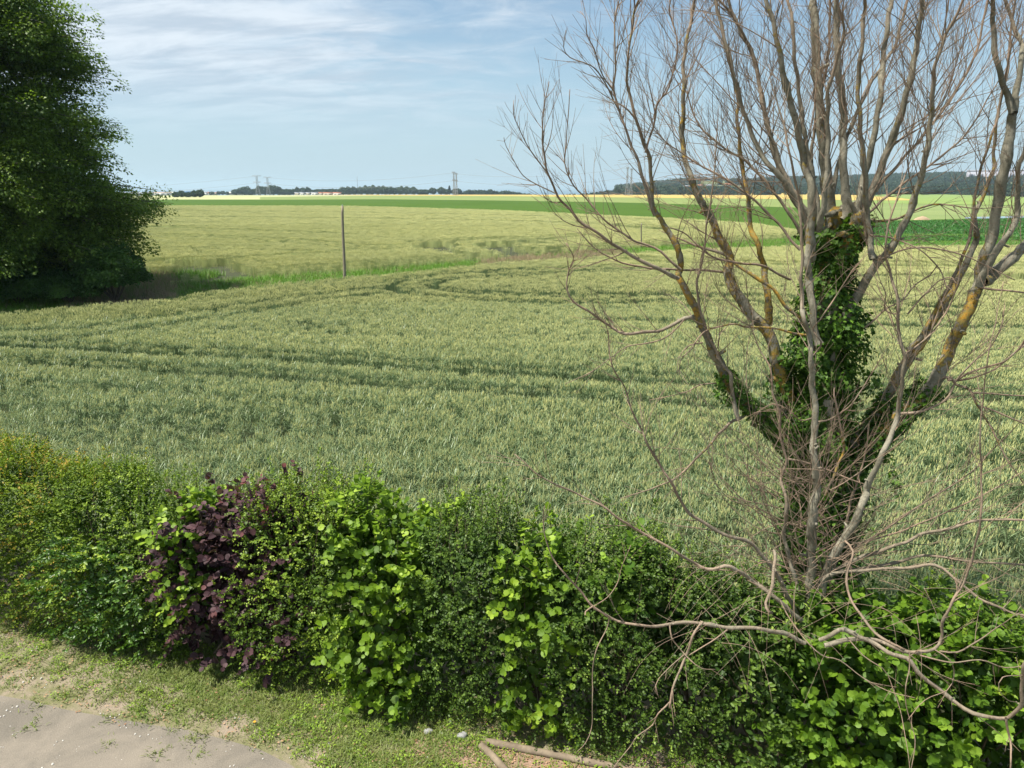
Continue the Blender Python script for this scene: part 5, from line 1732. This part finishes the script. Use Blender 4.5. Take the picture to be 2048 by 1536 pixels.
building('house', 'white house beside a brown roofed barn', 417, 423.5, 390, 5.5, white, redroof, True, 2)
building('barn', 'small brown barn between the white houses and the low trees', 426, 435, 390, 5, cream, redroof, True, 1)
building('warehouse', 'tall left block of the long white building', 459, 476, 390, 6, white, white, False, 2)
building('warehouse', 'long low white building left of the pylons', 477, 505, 390, 4.6, white, greyroof, False, 4)
for i, (a, b_, w_, r_2, l_) in enumerate([(590, 599, cream, greyroof, 'leftmost of the pale houses right of the pylons'), (600.5, 609, white, greyroof, 'second pale house from the left, grey roofed'), (612, 620, cream, greyroof, 'third house of the row, low with a grey roof'),
                                         (623, 636, white, greyroof, 'wide white house in the middle of the skyline village'), (638, 646, cream, redroof, 'small cream house left of the long red roofs'), (647.5, 665, cream, redroof, 'long house with a red roof left of the first big trees'),
                                         (667, 682, white, redroof, 'white house with a red roof nearest the first big trees')]):
    building('house', l_, a, b_, 390.2, 5.2, w_, r_2, True, 2, group='houses of the skyline village')
for i, (a, b_, v, l_) in enumerate([(1368, 1376, 377, 'leftmost white house on the wooded hill behind the willow'), (1378, 1388, 378, 'cream house second from the left on the wooded hill'), (1396, 1405, 375.5, 'red roofed house in the middle of the hill houses'),
                                   (1412, 1425, 375, 'widest white house on the wooded hill'), (1450, 1462, 373, 'highest house on the wooded hill'), (1497, 1507, 376, 'rightmost house on the wooded hill'), (1340, 1347, 378.5, 'tiny lone house low on the left of the wooded hill')]):
    building('house', l_, a, b_, v, 5.5, white if i % 2 == 0 else cream, redroof if i % 3 else greyroof, True, 2, pos=hill((a + b_) / 2, v), group='houses on the wooded hill')
fp = hill(2012, 363)
building('factory', 'huge pale grey factory on the hill at the right edge', 1990, 2120, 363, 21, lilac, lilac, False, 8, pos=fp)
building('factory', 'lower grey hall on the left of the huge factory', 1966, 1989, 363, 9, lilac, lilac, False, 2, pos=hill(1976, 363.5))
building('warehouse', 'small white hall in the trees left of the factory', 1950, 1964, 363, 4, white, white, False, 2, pos=hill(1957, 363.5))


# ---- pylons
def pylon(label, u, vt, vb, face, dist):
    r_ = ray(u, 374)
    t = dist
    x, y = r_[0] * t, r_[1] * t
    z0 = float(base_h(np.float64(x), np.float64(y)))
    ztop = CAMZ + ray(u, vt)[2] / ray(u, vt)[1] * y
    H = ztop - z0
    root = empty('electricity_pylon', (x, y, z0))
    root.rotation_euler = (0, 0, face)
    tag(root, label, 'pylon', 'pylons of the power line')
    wid = lambda t: np.interp(t, [0, .45, .60, 1], [4.2, 1.8, 1.3, 1.3]) * H / 38 * (.5 if face > .9 else 1)
    G = Geo()
    for sx in (-1, 1):
        for sy in (-1, 1):
            q = np.array([(sx * wid(t), sy * wid(t), t * H) for t in (0, .45, .6, .97)])
            V, Q = tube(q, np.full(4, .17), 4)
            G.add(V, Q)
    lv = [0, .12, .24, .35, .45, .53, .60, .68, .76, .84, .92, .97]
    for a, b_ in zip(lv[:-1], lv[1:]):
        for (sx, sy, tx, ty) in ((-1, -1, 1, -1), (1, -1, 1, 1), (1, 1, -1, 1), (-1, 1, -1, -1)):
            for f0, f1 in ((a, b_), (b_, a)):
                V, Q = tube([(sx * wid(f0), sy * wid(f0), f0 * H), (tx * wid(f1), ty * wid(f1), f1 * H)], [.08, .08], 3)
                G.add(V, Q)
    body = G.build('lattice_body', steel_m); body.parent = root
    for t, L_ in ((.63, 7.2), (.94, 8.2)):
        G = Geo()
        for s in (-1, 1):
            for sy in (-1, 1):
                V, Q = tube([(s * wid(t), sy * wid(t), t * H), (s * L_ * H / 38, 0, (t + .035) * H)], [.22, .16], 4); G.add(V, Q)
                V, Q = tube([(s * wid(t), sy * wid(t), (t + .05) * H), (s * L_ * H / 38, 0, (t + .035) * H)], [.18, .14], 4); G.add(V, Q)
            V, Q = tube([(s * L_ * .6 * H / 38, 0, (t + .02) * H), (s * L_ * .6 * H / 38, 0, (t + .02) * H - 1.6)], [.12, .12], 4); G.add(V, Q)
            V, Q = tube([(s * L_ * H / 38, 0, (t + .035) * H), (s * L_ * H / 38, 0, (t + .035) * H - 2)], [.12, .12], 4); G.add(V, Q)
        arm = G.build('cross_arm', steel_m); arm.parent = root
    return np.array([x, y, z0]), H


pyl = {}
for key, lab, u, vt, face, dist in (('a', 'left pylon of the pair above the skyline village', 515, 350, .1, 1120), ('b', 'slightly smaller right pylon of the pair above the skyline village', 536, 353, .1, 1200),
                                    ('c', 'left pylon of the pair seen edge on in the middle of the skyline', 908, 343, 1.3, 1000), ('d', 'right pylon of the pair seen edge on in the middle of the skyline', 913, 345.5, 1.3, 1050),
                                    ('e', 'left pylon of the pair behind the left willow twigs', 1254, 333, 1.2, 900), ('f', 'right pylon of the pair behind the left willow twigs', 1262, 336, 1.2, 950),
                                    ('g', 'pylon seen faintly through the willow crown', 1697, 334, 1.0, 1100)):
    pyl[key] = pylon(lab, u, vt, 389, face, dist)


def wire(label, a, b_, ha, hb, sag, group='power lines between the pylons', rad_=.12, n_=24):
    t = np.linspace(0, 1, n_)
    p0 = a[0] + np.array([0, 0, a[1] * ha]); p1 = b_[0] + np.array([0, 0, b_[1] * hb])
    c = p0 + (p1 - p0) * t[:, None]
    c[:, 2] -= sag * 4 * t * (1 - t)
    V, Q = tube(c, np.full(n_, rad_), 4)
    o = mk('power_line', V, [Q], wire_m)
    tag(o, label, 'power line', group)


off = lambda u, vt, dist: (lambda x, y: (np.array([x, y, float(base_h(np.float64(x), np.float64(y)))]), 32.0))(ray(u, 374)[0] * dist, ray(u, 374)[1] * dist)
la = off(60, 350, 1500)
wire('upper line running left out of the village pylons', la, pyl['a'], .90, .95, 7)
wire('lower line running left out of the village pylons', la, pyl['a'], .55, .62, 7)
wire('upper line between the village pylons and the middle pylons', pyl['b'], pyl['c'], .95, .95, 8)
wire('lower line between the village pylons and the middle pylons', pyl['b'], pyl['c'], .63, .62, 8)
wire('upper line from the middle pylons to the willow twigs', pyl['d'], pyl['e'], .95, .95, 7)
wire('lower line from the middle pylons to the willow twigs', pyl['d'], pyl['e'], .63, .62, 7)
wire('upper line passing behind the willow crown', pyl['f'], pyl['g'], .95, .95, 10)
wire('lower line passing behind the willow crown', pyl['f'], pyl['g'], .63, .62, 10)

# mast
g0 = hit(716, 389.4, 0)
sc = g0[1] / CP / F
G = Geo()
for s in range(3):
    a = s * 2.094
    V, Q = tube([(g0[0] + 1.0 * math.cos(a), g0[1] + 1.0 * math.sin(a), g0[2]), (g0[0] + .2 * math.cos(a), g0[1] + .2 * math.sin(a), g0[2] + 33 * sc)], [.16, .12], 4)
    G.add(V, Q)
for k in range(14):
    z = g0[2] + k * 33 * sc / 14
    V, Q = tube([(g0[0] - .9 * (1 - k / 16), g0[1], z), (g0[0] + .9 * (1 - k / 16), g0[1], z + 33 * sc / 14)], [.09, .09], 3)
    G.add(V, Q)
tag(G.build('radio_mast', steel_m), 'thin lone lattice mast on the skyline between the village and the pale trees', 'mast')

# ---- poles in the wheat
pole_m = plain('pole_wood', (0.30, 0.26, 0.19), 0.9, 0.35, 3, 0.006, col2=(0.20, 0.175, 0.13), stretch=(6, 6, 1))


def pole(label, u, vb, ut, vt, wpx, Ypole=None):
    g0 = np.array([*P(u, vb, Ypole)[:2], 0.0]) if Ypole else hit(u, vb, 0)
    Y = g0[1]
    top = P(ut, vt, Y)
    w_ = wpx * (Y / CP) / F / 2
    t = np.linspace(0, 1, 14)
    c = g0 + (top - g0) * t[:, None]
    c[:, 0] += .02 * np.sin(t * 6)
    V, Q = tube(c, w_ * (1.08 - .28 * t), 12)
    root = empty('telegraph_pole', tuple(g0))
    tag(root, label, 'pole', 'wooden poles in the wheat')
    mk('post', V, [Q, (np.arange(12) + 13 * 12)[None]], pole_m, root, smooth=True)
    V, Q = tube([top + np.array([0, -w_ * .2, -.02]), top + np.array([0, -w_ * .2, .07]), top + np.array([0, -w_ * .2, .10])], [w_ * .30, w_ * .26, .002], 8)
    mk('pole_cap', V, [Q], steel_m, root)


pole('tall weathered wooden pole beside the grassy strip in the middle of the wheat', 688, 556, 685, 412, 5.6, float(hit(688, 557, 0.78)[1]) + .6)
pole('distant thin wooden pole behind the left willow limbs', 1282, 499, 1283, 447, 2.6)

# ---- earth mound and fence posts at the right
g0 = hit(1856, 441.5, 0)
sc = g0[1] / CP / F
a, b_ = np.meshgrid(np.linspace(-1, 1, 30), np.linspace(-1, 1, 16))
rr_ = np.sqrt(a ** 2 + b_ ** 2)
hz = np.clip(1 - rr_ ** 2.2, 0, 1) * (1 + .35 * vnoise(np.c_[a.ravel() * 4, b_.ravel() * 3, np.zeros(a.size)], 6).reshape(a.shape) * (a < .4)) * .78
V = np.stack([g0[0] + a * 18 * sc, g0[1] + b_ * 8 * sc + 2, g0[2] - .05 + hz * 8.5 * sc], -1).reshape(-1, 3)
Q = np.array([[i * 30 + j, i * 30 + j + 1, (i + 1) * 30 + j + 1, (i + 1) * 30 + j] for i in range(15) for j in range(29)])
tag(mk('earth_mound', V, [Q], plain('mound_earth', (0.42, 0.31, 0.20), 0.95, 0.3, 2, 0.05), smooth=True), 'pale brown earth mound on the edge of the dark green crop', 'mound')
for i, u in enumerate(np.arange(1948, 2048, 16.0)):
    g0 = hit(u, 437.0 - (u - 1948) * .02, 0)
    sc = g0[1] / CP / F
    V, Q = tube([g0, g0 + np.array([0, 0, 5.5 * sc])], [.09, .08], 6)
    o = mk('fence_post', V, [Q, (np.arange(6) + 6)[None]], pole_m)
    tag(o, ('leftmost', 'second from left', 'third from left', 'middle', 'third from right', 'second from right', 'rightmost')[i] + ' of the seven fence posts along the narrow pond', 'post', 'fence posts by the pond')

# ------------------------------------------------------------------ near ground, verge and yard
def flat_poly(name, pts, z, mat, step=.12):
    """fan-free flat sheet: grid clipped by an outline is not needed, one n-gon is enough"""
    o = mk(name, np.array([[p[0], p[1], z] for p in pts]), [np.arange(len(pts))[None]], mat)
    return tag(o, kind='structure')


m, q_ = newmat('yard_dirt')
g = q_.node('ShaderNodeNewGeometry')
pos = q_.mapping(g.outputs['Position'], (1, 1, 0))
a = q_.noise(pos, 0.9, 7, 0.68, 0.4)
b2 = q_.noise(pos, 60, 4, 0.8)
c = q_.mix(q_.ramp(a, 0.35, 0.68), (0.23, 0.20, 0.162), (0.145, 0.130, 0.108))
c = q_.mix(q_.math('MULTIPLY', q_.ramp(b2, 0.45, 0.75), 0.35), c, (0.34, 0.30, 0.25))
vo = q_.node('ShaderNodeTexVoronoi')
q_.link(pos, vo.inputs['Vector'])
vo.inputs['Scale'].default_value = 16
sp = q_.ramp(vo.outputs['Distance'], 0.13, 0.08)
gate = q_.ramp(q_.noise(pos, 7, 2), 0.60, 0.66)
c = q_.mix(q_.math('MULTIPLY', sp, gate), c, (0.62, 0.60, 0.56))
bb = q_.node('ShaderNodeBsdfPrincipled')
q_.link(c, bb.inputs['Base Color'])
bb.inputs['Roughness'].default_value = 0.9
bb.inputs['Specular IOR Level'].default_value = 0.2
bp = q_.node('ShaderNodeBump')
bp.inputs['Distance'].default_value = 0.012
q_.link(q_.math('ADD', b2, a), bp.inputs['Height'])
q_.link(bp.outputs[0], bb.inputs['Normal'])
oo = q_.node('ShaderNodeOutputMaterial')
q_.link(bb.outputs[0], oo.inputs[0])
yard_m = m

m, q_ = newmat('verge_earth')
g = q_.node('ShaderNodeNewGeometry')
pos = q_.mapping(g.outputs['Position'], (1, 1, 0))
a = q_.noise(pos, 2.2, 5, 0.65)
b2 = q_.noise(pos, 38, 4, 0.75)
c = q_.mix(q_.ramp(a, 0.35, 0.62), (0.26, 0.21, 0.155), (0.15, 0.15, 0.065))
c = q_.mix(q_.math('MULTIPLY', q_.ramp(b2, 0.5, 0.75), 0.5), c, (0.36, 0.26, 0.20))
bb = q_.node('ShaderNodeBsdfPrincipled')
q_.link(c, bb.inputs['Base Color'])
bb.inputs['Roughness'].default_value = 0.95
bp = q_.node('ShaderNodeBump')
bp.inputs['Distance'].default_value = 0.02
q_.link(b2, bp.inputs['Height'])
q_.link(bp.outputs[0], bb.inputs['Normal'])
oo = q_.node('ShaderNodeOutputMaterial')
q_.link(bb.outputs[0], oo.inputs[0])
verge_m = m

G0 = lambda u, v: hit(u, v, 0)[:2]
edge_px = [(-400, 1318), (-200, 1345), (0, 1392), (60, 1402), (130, 1420), (220, 1436), (300, 1450), (380, 1462), (450, 1480), (520, 1500), (580, 1530), (640, 1570), (700, 1640)]
edge = [G0(*p) for p in edge_px]
flat_poly('verge', [(-16, 3.0), (-16, 13.0)] + [(x, float(hedge_front(x)) + 1.6) for x in (-12, -6, 0, 6, 9)] + [(9, 2.0), (0, 1.0)], 0.004, verge_m)
yard = [(e[0], e[1]) for e in edge][::-1]
flat_poly('yard_path', yard + [(-14, float(edge[0][1])), (-14, -9), (8, -9), (6, 0.5)], 0.008, yard_m)
# red-brown bare earth bed held by the logs
bare_m = plain('bare_earth', (0.27, 0.175, 0.125), 0.95, 0.3, 7, 0.01, col2=(0.19, 0.135, 0.09))
flat_poly('earth_bed', [G0(*p) for p in [(850, 1478), (1000, 1486), (1200, 1528), (1420, 1560), (1500, 1700), (900, 1700), (780, 1580), (770, 1540), (800, 1500)]], 0.0125, bare_m)

e_arr = np.array(edge)


def in_yard(p):
    return p[:, 1] < np.interp(p[:, 0], e_arr[:, 0], e_arr[:, 1])


rsn = np.random.RandomState(31)
gm = stuffmat('verge_grass_blade', (0.085, 0.15, 0.025), (0.25, 0.31, 0.07), 0.35, 0.5, (0.27, 0.25, 0.10), 1.3)
wm = stuffmat('weed_leaf', (0.13, 0.25, 0.02), (0.34, 0.47, 0.05), 0.4, 0.45)
gp = [tuft_generic(rsn, 34, .045, .05, .005, .06, .04) for _ in range(5)]
p = grid(-11, 6.5, 2.5, 12.5, .06, rsn)
fy = hedge_front(p[:, 0])
nz = vnoise(np.c_[p * 1.3, np.zeros(len(p))], 77)
nz2 = vnoise(np.c_[p * 4.5, np.zeros(len(p))], 78)
edged = p[:, 1] - np.interp(p[:, 0], e_arr[:, 0], e_arr[:, 1])
dens = np.clip(edged * 1.5, 0, 1) * np.interp(p[:, 0], [-8, -5.5, -4, -2, -.9, -.2, .6], [.9, 1.0, 1.0, 1.0, .9, .35, .25])
# a bald band near the hedge at the far left
bald = (p[:, 0] < -4.6) & (fy - p[:, 1] < .75)
dens = np.where(bald, dens * .45, dens)
k = (rsn.rand(len(p)) < dens * np.clip((nz * .45 + nz2 * .55 - .18) * 3.6, .10, 1)) & (p[:, 1] < fy + .5) & ~in_yard(p + rsn.normal(0, .12, p.shape))
# a few stray tufts on the path edge
k |= (rsn.rand(len(p)) < .02) & (edged > -.45) & (edged < .1) & (p[:, 1] < fy)
pg = p[k]
stuff('verge_grass', gp, np.c_[pg, np.full(len(pg), .004)], rsn.uniform(.7, 1.6, len(pg)), np.c_[rsn.normal(0, .1, (len(pg), 2)), rsn.uniform(0, 6, len(pg))],
      rsn.randint(0, 5, len(pg)), [gm], 'short green grass on the verge below the hedge', 'grass')


def weed(rs, nl, r, size):
    G = Geo()
    a = rs.uniform(0, 2 * np.pi, nl)
    rr = r * np.sqrt(rs.rand(nl))
    h = rs.uniform(.015, .11, nl) * (1.2 - rr / r * .6)
    pos = np.c_[rr * np.cos(a), rr * np.sin(a), h]
    ax = unit(np.c_[np.cos(a), np.sin(a), rs.uniform(-.2, .5, nl)] + rs.normal(0, .3, (nl, 3)))
    V, Fs, T = leaves(pos, ax, unit(np.array([0, 0, 1.0]) + rs.normal(0, .3, (nl, 3))), size * rs.uniform(.6, 1.2, nl), *LEAF_OVAL, rs.uniform(0, 1, nl))
    G.add(V, Fs, 0, tint=T)
    for i in range(0, nl, 3):
        V, Q = tube([(0.2 * pos[i, 0], .2 * pos[i, 1], 0), pos[i]], [.0022, .0012], 3)
        G.add(V, Q, 0, tint=.2)
    return G


wp = [weed(rsn, 26, .09, .035) for _ in range(3)] + [weed(rsn, 22, .11, .045) for _ in range(2)] + [weed(rsn, 14, .06, .05)]
p = grid(-10.5, 6.5, 3.5, 12, .095, rsn)
fy = hedge_front(p[:, 0])
dist = fy - p[:, 1]
nz = vnoise(np.c_[p * 1.9, np.zeros(len(p))], 91)
edged = p[:, 1] - np.interp(p[:, 0], e_arr[:, 0], e_arr[:, 1])
pr = np.clip(1.25 - dist * 1.0, .08, 1) * np.clip((nz - .28) * 2.6, 0, 1) * np.interp(p[:, 0], [-7, -5, -3.8, -.8, 0, 1.2, 2.5], [.45, .55, 1, 1, .55, .75, .8])
k = (rsn.rand(len(p)) < pr) & (dist > -.6) & (edged > .12)
pw = p[k]
iw = rsn.choice([0, 1, 2, 3, 4, 5], len(pw), p=[.3, .3, .25, .08, .07, .0])
stuff('verge_weeds', wp, np.c_[pw, np.full(len(pw), .004)], rsn.uniform(.35, .85, len(pw)), np.c_[rsn.normal(0, .1, (len(pw), 2)), rsn.uniform(0, 6, len(pw))],
      iw, [wm], 'low yellow green weeds creeping out from under the hedge', 'weeds')


def litter_proto(rs):
    G = Geo()
    k = 5
    pos = np.c_[rs.normal(0, .05, (k, 2)), rs.uniform(.004, .012, k)]
    V, Fs, T = leaves(pos, unit(np.c_[rs.normal(0, 1, (k, 2)), np.zeros(k)]), unit(np.array([0, 0, 1.0]) + rs.normal(0, .25, (k, 3))), .03 * rs.uniform(.5, 1.2, k), *LEAF_DIAMOND, rs.rand(k))
    G.add(V, Fs, 0, tint=T)
    return G


lm_ = stuffmat('leaf_litter_leaf', (0.20, 0.09, 0.04), (0.42, 0.28, 0.17), 0.1, 0.8)
p = grid(-9, 6.5, 3.5, 12, .10, rsn)
fy = hedge_front(p[:, 0])
k = (p[:, 1] < fy + .5) & (fy - p[:, 1] < 1.3) & (rsn.rand(len(p)) < np.interp(p[:, 0], [-6, -3, -1, 0, 3], [.25, .12, .2, .75, .75])) & ~in_yard(p)
pl = p[k]
stuff('leaf_litter', [litter_proto(rsn) for _ in range(3)], np.c_[pl, np.full(len(pl), .014)], rsn.uniform(.6, 1.3, len(pl)), np.c_[np.zeros((len(pl), 2)), rsn.uniform(0, 6, len(pl))],
      rsn.randint(0, 3, len(pl)), [lm_], 'dead brown leaves scattered on the bare earth', 'leaf litter')


def pebble(rs):
    G = Geo()
    for _ in range(3):
        c = np.r_[rs.normal(0, .05, 2), .003]
        r = rs.uniform(.004, .011)
        th = np.arange(6) * np.pi / 3 + rs.uniform(0, 1)
        V = np.concatenate([c + np.c_[r * np.cos(th), r * np.sin(th), np.zeros(6)] * rs.uniform(.7, 1.1), c + np.c_[r * .6 * np.cos(th), r * .6 * np.sin(th), np.full(6, r * .7)]])
        Q = np.array([[i, (i + 1) % 6, 6 + (i + 1) % 6, 6 + i] for i in range(6)])
        G.add(V, [Q, np.arange(6, 12)[None]], 0, tint=rs.rand())
    return G


pm_ = stuffmat('pebble_stone', (0.26, 0.24, 0.21), (0.62, 0.60, 0.56), 0.0, 0.8)
p = grid(-10, 2, 2.5, 10, .16, rsn)
edged = p[:, 1] - np.interp(p[:, 0], e_arr[:, 0], e_arr[:, 1])
k = (rsn.rand(len(p)) < np.where(edged < 0, .35, .25) * np.exp(-np.abs(edged) * .8)) & (p[:, 1] < hedge_front(p[:, 0]))
pp = p[k]
stuff('gravel', [pebble(rsn) for _ in range(4)], np.c_[pp, np.full(len(pp), .008)], rsn.uniform(.5, 1.5, len(pp)), np.c_[np.zeros((len(pp), 2)), rsn.uniform(0, 6, len(pp))],
      rsn.randint(0, 4, len(pp)), [pm_], 'small pale pebbles on the yard and its edge', 'gravel')

# logs
log_m = plain('log_wood', (0.24, 0.19, 0.135), 0.9, 0.4, 6, 0.006, col2=(0.13, 0.10, 0.07), stretch=(1, 1, 1))
cut_m = plain('cut_wood', (0.40, 0.31, 0.20), 0.9, 0.3, 20)


def log(label, a, b, r):
    a = np.array([*a, r * .8]); b = np.array([*b, r * .8])
    t = np.linspace(0, 1, 26)
    c = a + (b - a) * t[:, None]
    c[:, 0] += np.sin(t * 5) * .012
    rad = r * (1 + .05 * np.sin(t * 9) + RS.normal(0, .012, 26)) * (1 - .08 * t)
    V, Q = tube(c, rad, 16)
    V = V + RS.normal(0, .0018, V.shape)
    o = mk('wooden_log', V, [Q, np.arange(16)[None][:, ::-1], (np.arange(16) + 25 * 16)[None]], [log_m, cut_m], midx=[0, 1, 1], smooth=False)
    tag(o, label, 'log', 'logs edging the earth bed')


log('long weathered log lying along the foot of the hedge', G0(972, 1489), G0(1235, 1540), .042)
log('shorter log lying apart, running down out of the picture beside the long one', G0(962, 1496), G0(1062, 1600), .042)
log('end of a further log carrying on right of the long weathered one', G0(1243, 1543), G0(1420, 1572), .042)


def stone(label, u, v, r):
    p = G0(u, v)
    th = np.linspace(0, 2 * np.pi, 12, endpoint=False)
    V, rings = [], [(1.0, 0), (1.02, .35), (.8, .62), (.4, .75)]
    rr = 1 + RS.normal(0, .12, 12)
    for s_, h in rings:
        V.append(np.c_[p[0] + r * s_ * rr * np.cos(th), p[1] + r * .8 * s_ * rr * np.sin(th), np.full(12, .01 + r * h)] + RS.normal(0, r * .03, (12, 3)))
    V = np.concatenate(V)
    Q = np.concatenate([[[k * 12 + i, k * 12 + (i + 1) % 12, (k + 1) * 12 + (i + 1) % 12, (k + 1) * 12 + i] for i in range(12)] for k in range(3)])
    o = mk('stone', V, [Q, np.arange(36, 48)[None]], plain('stone_' + str(u), (0.30, 0.30, 0.29), 0.85, 0.3, 12, 0.004))
    tag(o, label, 'stone', 'stones at the foot of the hedge')


stone('rounded grey stone half hidden in weeds at the hedge foot', 857, 1466, .05)
stone('flatter grey stone near the head of the logs', 925, 1474, .055)

flower_m = plain('orange_petal', (0.8, 0.35, 0.02), 0.6, 0.1, 10)
c = G0(510, 1452)
V, Fs, T = leaves(np.repeat([[c[0], c[1], .06]], 8, 0), np.array([[math.cos(a), math.sin(a), .1] for a in np.arange(8) * .785]), np.repeat([[0, 0, 1.0]], 8, 0), np.full(8, .018), *LEAF_OVAL, np.zeros(8))
fl = empty('wild_flower', (c[0], c[1], 0))
tag(fl, 'single small orange flower in the verge grass', 'flower')
mk('petals', V, Fs, flower_m, fl)
V, Q = tube([(c[0], c[1], 0), (c[0] + .004, c[1], .03), (c[0], c[1], .059)], [.002, .0015, .0012], 4)
mk('stalk', V, [Q], gm, fl, {'tint': np.zeros(len(V))})

# ------------------------------------------------------------------ air
hm = bpy.data.materials.new('haze')
hm.use_nodes = True
hm.node_tree.nodes.clear()
hn = N(hm.node_tree)
pv = hn.node('ShaderNodeVolumePrincipled')
pv.inputs['Color'].default_value = (0.66, 0.86, 0.98, 1)
pv.inputs['Density'].default_value = 0.00010
pv.inputs['Anisotropy'].default_value = 0.2
ho = hn.node('ShaderNodeOutputMaterial')
hn.link(pv.outputs[0], ho.inputs['Volume'])
G = Geo()
box(G, (-26000, -5400, -125), (26000, 26000, 140))
hz_o = G.build('haze', hm)
tag(hz_o, kind='stuff')
